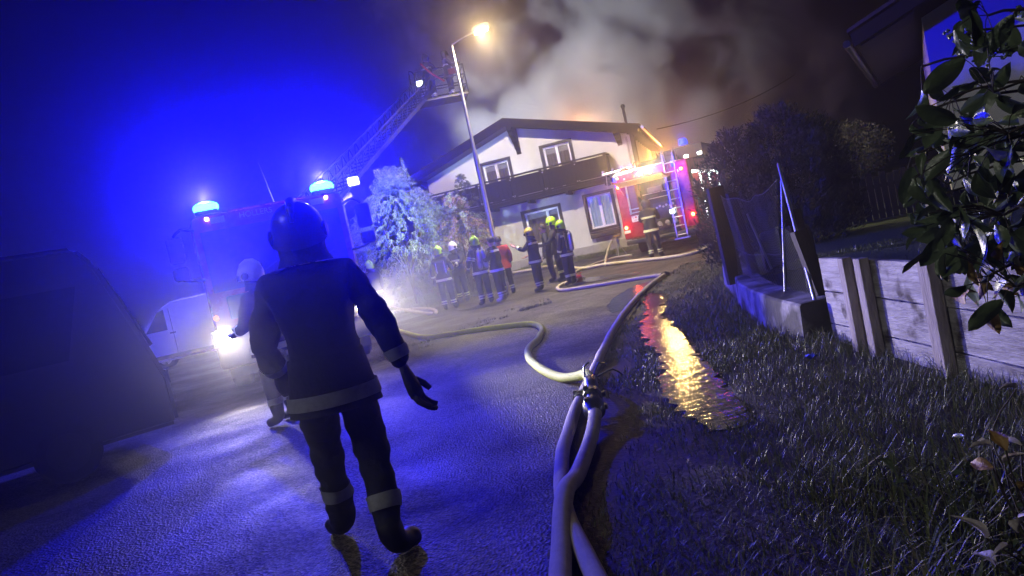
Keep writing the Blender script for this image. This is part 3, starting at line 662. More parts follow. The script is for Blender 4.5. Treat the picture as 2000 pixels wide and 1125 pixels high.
for k, (px, py, d) in enumerate(targets):
    tip = D(px, py, d); mid = Vector((2.35 + .1 * math.sin(k), d - .05, max(.8, tip.z * .8 + .2)))
    pts = spline([root + Vector((.05 * math.sin(k * 3), .05 * math.cos(k * 5), 0)), Vector((2.42, 2.75, .7)) + rv() * .06, mid, mid.lerp(tip, .6) + Vector((0, 0, .06)), tip], .08)
    r = [.012 * (1 - .75 * i / len(pts)) + .0015 for i in range(len(pts))]; stems.tube(pts, r, 6)
    allp += pts[len(pts) // 3:]
def shrub_left(py): return float(np.interp(py, [10, 60, 110, 160, 200, 260, 330, 400, 470, 520, 580, 620], [1870, 1830, 1790, 1800, 1795, 1765, 1770, 1775, 1800, 1860, 1900, 1960]))
ap = np.array([tuple(p) for p in allp]); nl = 0
while nl < 288:
    py = rng.uniform(0, 610); px = rng.uniform(shrub_left(py), 2080)
    if py < 215 and rng.random() < .72: continue
    if 40 < py < 170 and px < 1860: continue
    if py > 470 and rng.random() < .5: continue
    c = D(px, py, rng.uniform(2.45, 3.15)); j = int(np.argmin(((ap - np.array(tuple(c))) ** 2).sum(1))); a_ = Vector(ap[j]); dv_ = c - a_
    out = dv_.normalized() * .6 + rv() * .6 + Vector((0, 0, -.7)); out.normalize()
    twigs.tube(spline([a_, a_.lerp(c, .5) + Vector((0, 0, .02)), c], .05), .0018, 4, cap=False)
    me = leafs[int(rng.integers(4))]
    if 500 < py < 600 and nl % 4 == 0 and px < 1985: me = wleaf[0]
    place_leaf(me, sh, c, out + rv() * .5, rng.uniform(-3.1, 3.1), rng.uniform(.6, 1.15)); nl += 1
stems.build('stem', m_bark, sh, smooth=True); twigs.build('twig', m_bark, sh, kind='stuff')
# flower bud sprays standing against the lit wall
b = MB()
for (px, py, d) in ((1880, 12, 2.9), (1848, 62, 2.9), (1885, 75, 2.9), (1870, 105, 2.95), (1925, 60, 2.8), (1990, 10, 2.7), (1905, 120, 2.85), (1975, 110, 2.7)):
    c = D(px, py, d); a = D(1930, 110, 2.8); dirv = (c - a).normalized()
    b.tube([c - dirv * .16, c], .0022, 5)
    for q in range(16):
        s = q / 16; p = c - dirv * .12 * s + rv() * (.008 + .02 * s); b.lathe([(.001, -.008), (.006, -.002), (.006, .004), (.001, .01)], 6, p, rv().to_track_quat('Z', 'Y').to_matrix())
b.build('flower_bud', m_nleaf, sh, kind='stuff')
# withered plant at the lower right corner
dp = thing('withered_plant', 'low plant with pale curled dead leaves at lower right corner', 'plant', (0, 0, 0)); st = MB()
for k, (px, py, d, kind) in enumerate([(1937, 870, 2.35, 0), (1962, 905, 2.3, 1), (1995, 870, 2.3, 1), (1925, 1050, 1.95, 1), (1945, 1105, 1.9, 0), (1975, 1070, 1.9, 1), (1990, 1040, 1.9, 0), (1940, 915, 2.25, 2), (1965, 880, 2.25, 2), (1995, 960, 2.1, 2), (1985, 760, 2.7, 1)]):
    p = D(px, py, d); p.z = max(p.z, .1); d_ = Vector((rng.uniform(-.6, .3), rng.uniform(-.3, .5), rng.uniform(.1, .9)))
    place_leaf((pleaf + wleaf)[kind], dp, p, d_, rng.uniform(-1, 1), rng.uniform(.55, .8))
    st.tube(spline([(1.45 + .02 * k, 2.05 + .03 * k, -.02), (p.x * .6 + .6, p.y, p.z * .6), p], .05), .003, 5)
for k in range(22):
    p = Vector((rng.uniform(1.2, 1.9), rng.uniform(1.8, 2.9), rng.uniform(.08, .35))); place_leaf(leafs[int(rng.integers(4))], dp, p, rv() + Vector((0, 0, .2)), rng.uniform(-1, 1), rng.uniform(.4, .7)); st.tube([(p.x + .05, p.y, -.03), p], .002, 4)
st.build('stem', m_bark, dp, kind='stuff')

# ---- grass on the verge and lawn edges
gr1 = leafmat('grass_blade', (.07, .095, .025), (.15, .17, .06)); gr2 = leafmat('dry_grass_blade', (.14, .125, .07), (.24, .21, .12))
gr1.node_tree.nodes['Principled BSDF'].inputs['Roughness'].default_value = .5
def blade(b, p, h, w, a, bend, mi):
    dx, dy = math.cos(a), math.sin(a); o = len(b.v); sx, sy = -dy * w / 2, dx * w / 2; V = []
    for s in (0, .4, .75):
        k = 1 - s * .6; V += [(p[0] + dx * bend * h * s * s - sx * k, p[1] + dy * bend * h * s * s - sy * k, p[2] + h * s * (1 - .25 * bend * s)), (p[0] + dx * bend * h * s * s + sx * k, p[1] + dy * bend * h * s * s + sy * k, p[2] + h * s * (1 - .25 * bend * s))]
    V.append((p[0] + dx * bend * h, p[1] + dy * bend * h, p[2] + h * (1 - .3 * bend)))
    b.v += V; b.f += [(o, o + 1, o + 3, o + 2), (o + 2, o + 3, o + 5, o + 4), (o + 4, o + 5, o + 6)]; b.mi += [mi] * 3
b = MB()
def verge_limit(y): return float(np.interp(y, [0, 6.2, 6.4, 7.2, 8.6, 9.9, 11.6, 13, 15, 20], [2.6, 2.6, 2.4, 2.44, 2.66, 3.0, 3.38, 3.9, 5.0, 8]))
tries = 0; cnt = 0
while cnt < 60000 and tries < 400000:
    tries += 1
    y = 1.6 + 17 * rng.random() ** 1.9; e = edge_x(y); w = verge_limit(y)
    x = rng.uniform(e - .05, w)
    if in_poly(x, y, PUD): 
        nn = mnoise.noise((x * 4, y * 4, 1))
        if rng.random() < (.75 if nn > .22 else .992): continue
    dens = .45 + .9 * mnoise.noise((x * 1.3, y * 1.3, 4)) + .35 * sstep(.2, 1.2, x - e)
    if x - e < .35: dens -= .2
    if y < 4.2 and .15 < x - e < 1.0: dens -= .1
    if rng.random() > dens: continue
    near = sstep(e + .3, w, x); h = rng.uniform(.025, .07) + (.065 * near * rng.random() ** 1.5) + (.05 * rng.random() if y < 4 and x > 1.0 else 0)
    if x > w - .25: h += .10 * rng.random()
    blade(b, (x, y, gz(x, y) - .01), h, rng.uniform(.003, .006) * (1 if y < 6 else 1.8), rng.uniform(0, 6.28), rng.uniform(.2, 1.1), int(rng.random() < .2)); cnt += 1
# long tussock blades near the camera
for k in range(900):
    tc_ = [(1.0, 2.1), (1.25, 2.35), (1.5, 2.6), (.85, 1.85), (1.7, 3.0), (1.35, 3.2)][k % 6]; x = tc_[0] + rng.normal() * .13; y = tc_[1] + rng.normal() * .13
    blade(b, (x, y, gz(x, y) - .01), rng.uniform(.12, .3), rng.uniform(.005, .01), rng.uniform(0, 6.28), rng.uniform(.4, 1.2), int(rng.random() < .15))
# tufts along the yard edge and by the house
for k in range(5000):
    s = rng.random(); x = -3.4 + s * 4.2; y = np.interp(x, [-3.4, -2, 0, .8], [11.6, 12.2, 15.2, 15.8]) + abs(rng.normal()) * .55
    if mnoise.noise((x * 1.8, y * 1.8, 9)) < .0: continue
    blade(b, (x, y, gz(x, y) - .01), rng.uniform(.03, .08), .01, rng.uniform(0, 6.28), rng.uniform(.2, .9), int(rng.random() < .3))
for k in range(9000):
    x = rng.uniform(-5.2, 7.5); y = 27.6 - .3 * (x - 1) + rng.uniform(-.4, 1.2) if x > .5 else rng.uniform(22.3, 26)
    if x < .5 and abs(x + 2.6) > 2.4: continue
    if x > 5.2: continue
    blade(b, (x, y, gz(x, y) - .01), rng.uniform(.06, .16), .016, rng.uniform(0, 6.28), rng.uniform(.2, .9), int(rng.random() < .2))
for k in range(9000):
    y = rng.uniform(3.4, 14); x = lawn_left(y) + abs(rng.normal()) * 1.4 + .02
    blade(b, (x, y, lawn_z(x, y) - .015), rng.uniform(.02, .06), .005, rng.uniform(0, 6.28), rng.uniform(.2, .9), 0)
gobj = quick(b, 'grass', [gr1, gr2], None, 'stuff'); gobj['label'] = 'wet grass of the verge and lawn'; gobj['category'] = 'grass'
# small blue scrap
sc = MB(); p = G(1585, 708, .02); V = []; F = []
for i in range(5):
    for j in range(5): V.append((p.x + (i - 2) * .022, p.y + (j - 2) * .02, p.z + .03 + .018 * math.sin(i * 2.1 + j * 1.3) + .012 * math.cos(j * 2.6)))
for i in range(4):
    for j in range(4): F.append((i * 5 + j, i * 5 + j + 1, i * 5 + 6 + j, i * 5 + 5 + j))
sc.add(V, F); tag(sc.build('plastic_scrap', M('blue_plastic', (.03, .06, .6), .35), None, True), 'small crumpled blue plastic scrap in the grass', 'litter')
# ================================================================== REAR FIRE TRUCK (pumper at the house corner)
m_blueglow = M('beacon_glow', (.02, .1, .9), .3, emit=(.06, .62, 1.0), es=9)
m_bluedim = M('beacon_blue', (.02, .05, .9), .3, emit=(.02, .08, 1.0), es=1.6)
m_redglow = M('tail_glow', (.8, .02, .01), .3, emit=(1, .06, .02), es=9)
m_orglow = M('tail_core', (1, .3, .05), .3, emit=(1, .42, .12), es=30)
m_workglow = M('work_lamp_glow', (1, .8, .4), .3, emit=(1, .66, .24), es=300)
m_whiteglow = M('white_lamp_glow', (1, 1, 1), .3, emit=(.9, 1, .95), es=14)
m_strip = M('light_strip', (1, 1, 1), .3, emit=(.78, 1, .92), es=9)
m_brown = M('brown_locker', (.07, .045, .035), .6, var=.2)
m_hosec = M('hose_canvas', (.42, .38, .3), .8, var=.12, vscale=20, bump=.4, bscale=160)
ft_loc = (5.17, 23.43, rise(23.4) - .02)
tr = thing('fire_truck', 'red fire truck seen from behind with ladder and open lit side locker', 'fire truck', ft_loc, R(-27))
b = MB()
b.box((-.9, .35, 1.76), (.7, .7, 2.2), bev=.05); b.box((.925, .22, 1.76), (.65, .44, 2.2), bev=.05)
b.box((.025, .36, 2.655), (1.145, .68, .4)); b.box((-.35, 3.05, 1.73), (1.8, 4.7, 2.24))
b.box((.9, 2.95, 2.66), (.69, 4.98, .4)); b.box((.9, 2.95, .6), (.69, 4.98, .3))
for y in (1.95, 3.6, 5.35): b.box((.9, y, 1.6), (.68, .09, 1.72))
body = b.build('body', m_red, tr)
b = MB(); b.box((.025, .62, 1.55), (1.14, .12, 1.8)); b.box((.025, .3, .7), (1.14, .5, .1)); b.build('pump_bay', m_black, tr)
# pump panel contents
pb_ = B('pump_panel', tr, M('pump_blue', (.03, .035, .12), .4), (.15, .53, 1.38), (.8, .05, .55), bev=.02)
b = MB()
for k in range(6): b.lathe([(.035, 0), (.04, .03), (.02, .05)], 10, (-.12 + k * .11, .5, 1.5 + .04 * (k % 2)), Matrix.Rotation(R(90), 3, 'X'))
b.build('gauge', m_alu, pb_)
for k in range(4):
    bb = MB(); a0 = -.35 + k * .26; bb.lathe([(.055, 0), (.055, .12), (.075, .13), (.075, .19)], 12, (a0, .5, .93), Matrix.Rotation(R(75), 3, 'X')); bb.build('outlet', m_alu, pb_, True)
B('pump_display', tr, m_whiteglow, (.36, .48, 1.28), (.14, .03, .12)); 
for z in (2.0, 1.83):
    b = MB(); b.cyl((-.42, .12, z), (.42, .12, z), .014, n=8); b.build('grab_rail', m_alu, tr, True)
b = MB(); b.box((-.05, .4, 2.12), (.5, .12, .18), bev=.03); b.box((.32, .42, 2.15), (.12, .1, .22), bev=.02); b.build('hose_reel_box', M('grey_box', (.35, .35, .32), .5), tr)
fl = MB().bar((-.25, .02, 2.43), (-.25, -.78, 2.56), 1.66, .04).build('tailgate', m_red, tr)
b = MB(); b.bar((-.25, .0, 2.40), (-.25, -.74, 2.525), 1.58, .015); b.build('lining', M('gate_lining', (.7, .6, .4), .5), fl)
b = MB(); b.cyl((-1.0, .05, 2.1), (-1.0, -.5, 2.5), .012, n=6); b.cyl((.5, .05, 2.1), (.5, -.5, 2.5), .012, n=6); b.build('gas_strut', m_steel, fl, True)
for x in (-.32, .0):
    w = MB(); w.lathe([(.075, 0), (.09, .03), (.07, .1)], 16, (x, -.02, 2.72), Matrix.Rotation(R(-90), 3, 'X')); w = w.build('work_lamp', m_black, tr, True)
    g_ = MB(); g_.lathe([(.07, 0), (.065, .012), (.03, .02)], 16, (x, -.025, 2.72), Matrix.Rotation(R(90), 3, 'X')); g_.build('lens', m_workglow, w, True)
    light('SPOT', 'work_light', (x, -.12, 2.72), P_WORK, (1, .58, .17), tr, .07, 170, .3, (0, -1, -.1))
def lampdisc(name, x, z, r, mat, y=-.012, parent=tr, core=None):
    q = MB(); q.lathe([(r, 0), (r * .95, .015), (r * .6, .03)], 14, (x, y, z), Matrix.Rotation(R(90), 3, 'X')); q = q.build(name, mat, parent, True)
    if core: MB().lathe([(r * .5, .0), (r * .3, .012)], 12, (x, y - .03, z), Matrix.Rotation(R(90), 3, 'X')).build('bulb', core, q)
lampdisc('tail_light', -1.13, 1.06, .075, m_redglow, core=m_orglow); lampdisc('tail_light', 1.12, 1.06, .085, m_redglow, core=m_orglow)
lampdisc('tail_light', -1.14, 2.42, .06, m_redglow, core=m_orglow); lampdisc('tail_light', 1.02, 2.55, .07, m_redglow, core=m_orglow)
lampdisc('side_marker', -1.1, 2.72, .035, M('amber_glow', (1, .5, .1), emit=(1, .6, .15), es=8))
light('POINT', 'tail_glow_light', (1.12, -.12, 1.06), 10, (1, .08, .03), tr, .05); light('POINT', 'tail_glow_light', (-1.12, -.12, 1.06), 8, (1, .08, .03), tr, .05)
light('POINT', 'tail_glow_light', (1.02, -.12, 2.55), 10, (1, .08, .03), tr, .05); light('POINT', 'tail_glow_light', (-1.14, -.12, 2.42), 6, (1, .08, .03), tr, .05)
q = B('corner_beacon', tr, m_bluedim, (-1.2, .02, 2.62), (.1, .14, .32), bev=.03); q = B('corner_beacon', tr, m_bluedim, (.8, -.01, 2.78), (.12, .1, .22), bev=.03)
q = MB(); q.lathe([(.16, 0), (.16, .12), (.13, .2), (.05, .22)], 18); q = q.build('roof_beacon', m_bluedim, tr, True); q.location = (.85, 1.9, 3.42)
light('POINT', 'beacon_light', (.85, 1.7, 3.75), 30, BLUE, tr, .1); light('POINT', 'beacon_light', (.82, -.25, 2.9), 5, BLUE, tr, .06); light('POINT', 'beacon_light', (-1.25, -.2, 2.65), 8, BLUE, tr, .06)
# plate with two rows and a red emblem
pl = B('licence_plate', tr, m_white, (-.74, -.012, 1.30), (.3, .012, .2)); m_ink = M('plate_ink', (.02, .02, .03), .6)
text('plate_text', 'L', .085, m_ink, pl, (-.83, -.022, 1.345), (R(90), 0, 0)); text('plate_text', 'F', .085, m_ink, pl, (-.65, -.022, 1.345), (R(90), 0, 0)); text('plate_text', '121 B', .085, m_ink, pl, (-.74, -.022, 1.25), (R(90), 0, 0))
MB().lathe([(.034, 0), (.03, .006)], 12, (-.74, -.02, 1.345), Matrix.Rotation(R(90), 3, 'X')).build('emblem', M('emblem_red', (.6, .05, .04), .5), pl)
for z in (1.62, 1.5): B('step_plate', tr, m_alu, (-.74, -.03, z), (.34, .06, .03), bev=.006)
b = MB(); b.cyl((-.86, -.06, 1.45), (-.86, -.06, 2.68), .03, n=10); b.build('light_mast', m_alu, tr, True)
lad = MB()
for x in (.50, .84): lad.bar((x, -.13, .42), (x, -.06, 3.12), .035, .06)
lad = lad.build('ladder', m_alu, tr)
for k in range(9): MB().cyl((.5, -.125 + k * .008, .5 + k * .29), (.84, -.125 + k * .008, .5 + k * .29), .016, n=8).build('rung', m_alu, lad, True)
b = MB(); b.tube(spline([(.5, -.06, 3.1), (.48, .05, 3.24), (.48, .25, 3.2), (.48, .35, 2.9)], .06), .018, 8); b.tube(spline([(.84, -.06, 3.1), (.86, .05, 3.24), (.86, .25, 3.2), (.86, .35, 2.9)], .06), .018, 8); b.build('hoop', m_alu, lad, True)
b = MB(); b.box((0, -.05, .55), (2.4, .14, .14), bev=.03); b.build('rear_bumper', m_black, tr); b = MB(); b.box((.67, -.13, .38), (.5, .2, .04)); b.build('step', m_alu, tr)
B('lamp_cluster', tr, m_white, (-1.12, -.012, .92), (.2, .02, .09)); 
for (x, y) in ((-1.0, 1.5), (1.0, 1.5), (-1.0, 5.9), (1.0, 5.9)):
    w = MB(); w.lathe([(.3, -.17), (.46, -.17), (.5, -.12), (.5, .12), (.46, .17), (.3, .17)], 26, (x, y, .5), Matrix.Rotation(R(90), 3, 'Y')); w = w.build('wheel', m_rubber, tr, True)
    MB().lathe([(.1, -.15), (.29, -.175), (.29, .175), (.1, .15)], 20, (x, y, .5), Matrix.Rotation(R(90), 3, 'Y')).build('rim', m_steel, w, True)
b = MB(); b.box((0, 6.6, 1.75), (2.44, 2.3, 2.1), bev=.12); b.build('cab', m_red, tr, True)
b = MB(); b.box((0, 3.5, .5), (1.0, 6.4, .3)); b.build('chassis', m_black, tr)
# lit side lockers with equipment
for y0, y1 in ((.46, 1.9), (2.0, 3.55), (3.65, 5.3)):
    lk = MB(); lk.box((.58, (y0 + y1) / 2, 1.6), (.03, y1 - y0 - .02, 1.68)); lk = lk.build('locker', M('locker_lining', (.7, .72, .72), .5), tr)
    for z in (1.25, 1.75): B('shelf', lk, m_alu, (.88, (y0 + y1) / 2, z), (.56, y1 - y0 - .04, .025))
    for y in (y0 + .035, y1 - .035): B('light_strip', lk, m_strip, (1.2, y, 1.6), (.05, .035, 1.6))
    B('light_strip', lk, m_strip, (1.05, (y0 + y1) / 2, 2.43), (.3, y1 - y0 - .1, .03))
    for k in range(6):
        z = (.78, 1.27, 1.77)[k % 3]; yy = y0 + .25 + (k // 3) * .6
        q = MB(); c_ = [m_red, M('teal_case', (.02, .25, .25), .5), m_black, m_white][(k + int(y0 * 3)) % 4]; q.box((1.0, yy, z + .17), (.36, .34, .32), bev=.03); q.box((1.0, yy, z + .35), (.05, .16, .03)); q.build('equipment_case', c_, lk)
rl = MB().box((.75, 3.2, 3.12), (1.5, 3.2, .46), bev=.04).build('roof_locker', m_brown, tr)
for x in (.45, .92, 1.38): 
    q = MB().box((x, 1.585, 3.0), (.14, .05, .09), bev=.015).build('floodlight', m_whiteglow, rl)
# roof load on the left: monitor pipe, suction hoses, valve wheel
rp = MB(); rp.cyl((-1.75, .5, 2.98), (-.55, .5, 3.0), .055, n=12); rp = rp.build('roof_pipe', m_alu, tr, True)
b = MB(); b.tube([(-.5 + .12 * math.cos(a), .42, 3.02 + .12 * math.sin(a)) for a in np.linspace(0, 6.28, 20)[:-1]], .018, 8, closed=True); b.build('hand_wheel', m_red, rp, True)
b = MB()
for x in (-1.7, -1.35, -1.0, -.7): b.box((x, .5, 3.06), (.05, .16, .12))
b.build('clamp', m_alu, rp)
b = MB(); b.cyl((-1.2, .3, 2.9), (.45, .3, 2.9), .018, n=8); b.cyl((-1.6, .3, 2.5), (-1.6, .45, 2.95), .012, n=8); b.build('roof_rail', m_alu, tr, True)
b = MB(); b.tube([(-.85 + .13 * math.cos(a), .15, 2.9 + .1 * math.sin(a)) for a in np.linspace(0, 6.28, 20)[:-1]], .025, 8, closed=True); b.build('coiled_strap', m_red, tr, True)
b = MB(); b.box((.0, 1.6, 3.0), (1.3, 1.2, .28), bev=.05); b.build('roof_box', m_black, tr); b = MB(); b.prism([(-.02, 3.14), (.1, 3.14), (-.02, 3.36)], 'y', 1.4, 1.45); b.build('nozzle_bracket', m_black, tr)

# ================================================================== NEAR FIRE TRUCK (front towards the camera)
nt_ = thing('fire_truck', 'large fire truck facing the camera with blue beacons on its cab roof', 'fire truck', (-3.68, 12.0, 0), R(17))
b = MB(); b.box((0, 1.1, 1.75), (2.5, 2.2, 2.5), bev=.16); cab = b.build('cab', m_red, nt_, True)
b = MB(); b.box((0, 5.0, 1.8), (2.46, 5.4, 2.5), bev=.06); b.box((0, 4, .55), (1.0, 7, .3)); b.build('body', m_red, nt_)
ws = MB().box((0, -.006, 2.2), (2.22, .03, 1.0), bev=.012).build('windscreen', m_glass, cab)
for x in (-.6, .35): MB().bar((x, -.035, 1.73), (x + .55, -.035, 2.02), .02, .02).build('wiper', m_black, cab)
MB().box((0, -.014, 1.42), (1.9, .05, .38), bev=.02).build('grille', m_black, cab)
for k in range(4): B('grille_bar', cab, m_black, (0, -.045, 1.29 + k * .085), (1.8, .02, .02))
MB().box((0, -.09, .72), (2.52, .3, .52), bev=.08).build('bumper', m_white, nt_, True)
MB().box((0, .06, .38), (2.3, .25, .18)).build('underrun_guard', m_black, nt_)
for s in (-1, 1):
    h = MB().box((s * 1.1, -.245, .98 - .02), (.36, .08, .28), bev=.03).build('headlight', M('headlight_housing', (.5, .5, .5), .2, .6), nt_)
    q = MB(); q.lathe([(.11, 0), (.1, .02), (.03, .035)], 16, (s * 1.12, -.285, .97), Matrix.Rotation(R(90), 3, 'X')); q.build('bulb', M('headlight_glow', (1, .9, .7), emit=(1, .8, .48), es=90), h, True)
    light('SPOT', 'headlight_beam', (s * 1.03, -.36, .97), P_HEAD * (30 if s > 0 else 1.6), (1, .9, .78), nt_, .07, 34 if s > 0 else 70, .6, (.30 if s > 0 else .1, -1, .03 if s > 0 else -.08))
    bc = MB(); bc.lathe([(.19, 0), (.2, .05), (.18, .1), (.1, .14), (.02, .15)], 20, (0, 0, 0), sy=.62); bc = bc.build('beacon', m_blueglow, nt_, True); bc.location = (s * .94, .12, 3.05)
    B('beacon_base', bc, m_black, (0, 0, -.03), (.36, .22, .06), bev=.02)
    light('POINT', 'beacon_light', (s * .94, .13, 3.29), P_BEACON, BLUE, nt_, .07)
    lampdisc('marker_lamp', s * .96, 2.9, .03, m_whiteglow, -.01, nt_); 
    mm_ = MB(); mm_.tube(spline([(s * 1.2, .05, 1.95), (s * 1.38, -.05, 1.97), (s * 1.5, -.1, 2.0)], .06), .022, 8); mm_ = mm_.build('mirror_arm', m_black, nt_, True)
    m2_ = MB(); m2_.tube(spline([(s * 1.2, .05, 2.75), (s * 1.38, -.05, 2.8), (s * 1.5, -.1, 2.7)], .06), .022, 8); m2_.build('mirror_arm', m_black, nt_, True)
    MB().box((s * 1.5, -.1, 2.48), (.25, .12, .42), bev=.05).build('mirror', m_black, mm_, True); MB().box((s * 1.5, -.1, 2.1), (.25, .12, .22), bev=.05).build('mirror', m_black, mm_, True)
    lampdisc('indicator', s * 1.17, 1.3, .05, M('amber_dim', (.8, .3, .02), .3, emit=(1, .4, .05), es=.6), -.02, nt_)
    B('door_handle', nt_, m_black, (s * 1.262, 1.2, 1.5), (.03, .2, .05), bev=.008)
    for y in (1.3, 5.6):
        w = MB(); w.lathe([(.3, -.17), (.46, -.17), (.52, -.12), (.52, .12), (.46, .17), (.3, .17)], 26, (s * 1.07, y, .52), Matrix.Rotation(R(90), 3, 'Y')); w = w.build('wheel', m_rubber, nt_, True)
        MB().lathe([(.1, -.15), (.29, -.18), (.29, .18), (.1, .15)], 20, (s * 1.07, y, .52), Matrix.Rotation(R(90), 3, 'Y')).build('rim', m_steel, w, True)
    B('sign_plate', nt_, m_white, (s * .80, -.02, 2.86), (.22, .012, .1))
text('header_text', 'HOLLERS', .13, m_white, nt_, (-.2, -.024, 2.86), (R(90), 0, 0)); text('front_text', 'FF', .2, m_white, nt_, (.1, -.045, 1.70), (R(90), 0, 0))
b = MB(); b.cyl((.13, .5, 3.0), (.02, .5, 3.75), .012, .004, 8); b.build('antenna', m_alu, nt_, True)

# ================================================================== LADDER TRUCK
lt = thing('ladder_truck', 'turntable ladder truck raising its ladder and basket towards the smoke', 'fire truck', (-5.5, 18.0, 0), R(8))
b = MB(); b.box((0, 1.0, 1.6), (2.4, 2.0, 2.3), bev=.14); b.build('cab', m_red, lt, True)
b = MB(); b.box((0, 4.6, 1.1), (2.4, 5.0, 1.0), bev=.06); b.box((0, 4.0, .55), (1, 7, .3)); b.build('body', m_red, lt)
B('windscreen', lt, m_glass, (0, -.006, 2.05), (2.1, .03, .8)); 
for s in (-1, 1):
    for y in (1.3, 5.4):
        w = MB(); w.lathe([(.3, -.17), (.46, -.17), (.5, -.12), (.5, .12), (.46, .17), (.3, .17)], 24, (s * 1.03, y, .5), Matrix.Rotation(R(90), 3, 'Y')); w = w.build('wheel', m_rubber, lt, True)
        MB().lathe([(.1, -.15), (.29, -.18), (.29, .18), (.1, .15)], 18, (s * 1.03, y, .5), Matrix.Rotation(R(90), 3, 'Y')).build('rim', m_steel, w, True)
b = MB(); b.lathe([(.9, 1.55), (.9, 1.75), (.6, 1.8), (.55, 2.5), (.4, 2.6)], 24, (.5, 3.2, 0)); b.build('turntable', m_steel, lt, True)
bc = MB(); bc.lathe([(.19, 0), (.2, .05), (.1, .14), (.02, .15)], 18, sy=.6); bc = bc.build('beacon', m_bluedim, lt, True); bc.location = (.8, .3, 2.76)
light('POINT', 'beacon_light', (.8, -.1, 3.0), 500, (.01, .06, 1.0), lt, .1)
Minv = (Matrix.Translation((-5.5, 18.0, 0)) @ Matrix.Rotation(R(8), 4, 'Z')).inverted()
A = Minv @ Vector((-4.75, 18.9, 3.2)); Bp = Minv @ Vector((-1.45, 25.6, 7.35)); ax = (Bp - A).normalized(); sd = ax.cross(Vector((0, 0, 1))).normalized(); upv = sd.cross(ax)
m_lad = M('ladder_metal', (.01, .01, .012), .85, 0, spec=.1, var=.1)
bm_ = MB(); Lh = (Bp - A).length
for s in (-1, 1):
    bm_.bar(A + sd * s * .4, Bp + sd * s * .32, .09, .12); bm_.bar(A + sd * s * .4 + upv * .5, Bp + sd * s * .32 + upv * .4, .05, .05)
boom = bm_.build('ladder', m_lad, lt)
for k in range(30):
    t = k / 29; c = A.lerp(Bp, t); w = .4 - .08 * t; MB().cyl(c - sd * w, c + sd * w, .02, n=6).build('rung', m_lad, boom)
for s in (-1, 1):
    bl = MB()
    for k in range(20):
        t0, t1 = k / 20, (k + 1) / 20; w0 = .4 - .08 * t0; lo = A.lerp(Bp, t0) + sd * s * w0; hi = A.lerp(Bp, t1) + sd * s * w0 + upv * (.5 - .1 * t1); hi0 = A.lerp(Bp, t0) + sd * s * w0 + upv * (.5 - .1 * t0)
        bl.bar(lo, hi, .028); bl.bar(lo, hi0, .024)
    bl.build('lattice', m_lad, boom)
b = MB(); b.box(A + ax * 1.1 - upv * .14 + sd * .45, (.12, .5, .12), ax.to_track_quat('Y', 'Z').to_matrix()); b.build('cylinder_cover', m_white, boom)
q = MB().box(A + ax * 1.55 + sd * .62 + upv * .12, (.3, .12, .22), bev=.03).build('floodlight', M('flood_glow', (1, 1, 1), emit=(1, .98, .9), es=5), boom)
light('SPOT', 'ladder_flood', A + ax * 1.55 + sd * 1.25 - upv * .7, 2600, (.72, .92, 1.0), lt, .08, 72, .8, Vector((.24, 1, -.12)))
# basket
bk0 = Minv @ Vector((-.95, 26.2, 7.0)); hx, hy, hz = .85, .55, 1.05
bk = MB(); bk.box(bk0 + Vector((0, 0, .03)), (2 * hx, 2 * hy, .06))
for sx in (-1, 1):
    for sy in (-1, 1): bk.cyl(bk0 + Vector((sx * hx, sy * hy, 0)), bk0 + Vector((sx * hx, sy * hy, hz)), .028, n=6)
for z in (.35, .7, hz):
    for sy in (-1, 1): bk.cyl(bk0 + Vector((-hx, sy * hy, z)), bk0 + Vector((hx, sy * hy, z)), .024, n=6)
    for sx in (-1, 1): bk.cyl(bk0 + Vector((sx * hx, -hy, z)), bk0 + Vector((sx * hx, hy, z)), .024, n=6)
bk = bk.build('basket', M('basket_metal', (.05, .05, .06), .5, .4), lt)
b = MB(); b.bar(Bp, bk0 + Vector((-.5, -.4, .1)), .1, .14); b.bar(Bp + Vector((0, 0, .5)), bk0 + Vector((-.6, -.4, .7)), .07, .07); b.tube(spline([Bp + Vector((-.5, 0, -.1)), Bp + Vector((-.45, .3, .85)), bk0 + Vector((-.85, -.3, 1.0))], .15), .02, 6); b.build('basket_arm', m_lad, lt)
b = MB(); b.tube(spline([bk0 + Vector((-.6, -.6, 1.3)), bk0 + Vector((-.3, -.62, .9)), bk0 + Vector((.1, -.62, .55))], .1), .035, 8); b.build('basket_hose', M('red_hose', (.6, .06, .05), .6), bk, True)
b = MB(); b.box(bk0 + Vector((.45, -.6, .85)), (.32, .1, .2), bev=.03); b.build('control_box', m_red, bk)
q = MB().box(bk0 + Vector((-.78, -.62, .62)), (.2, .12, .16), bev=.03).build('basket_floodlight', M('basket_glow', (1, 1, 1), emit=(.95, 1, .9), es=14), bk)
light('SPOT', 'basket_flood', bk0 + Vector((.5, .75, 1.2)), P_FLOOD, (.92, .95, 1.0), lt, .1, 66, .6, (.62, 1, .07))

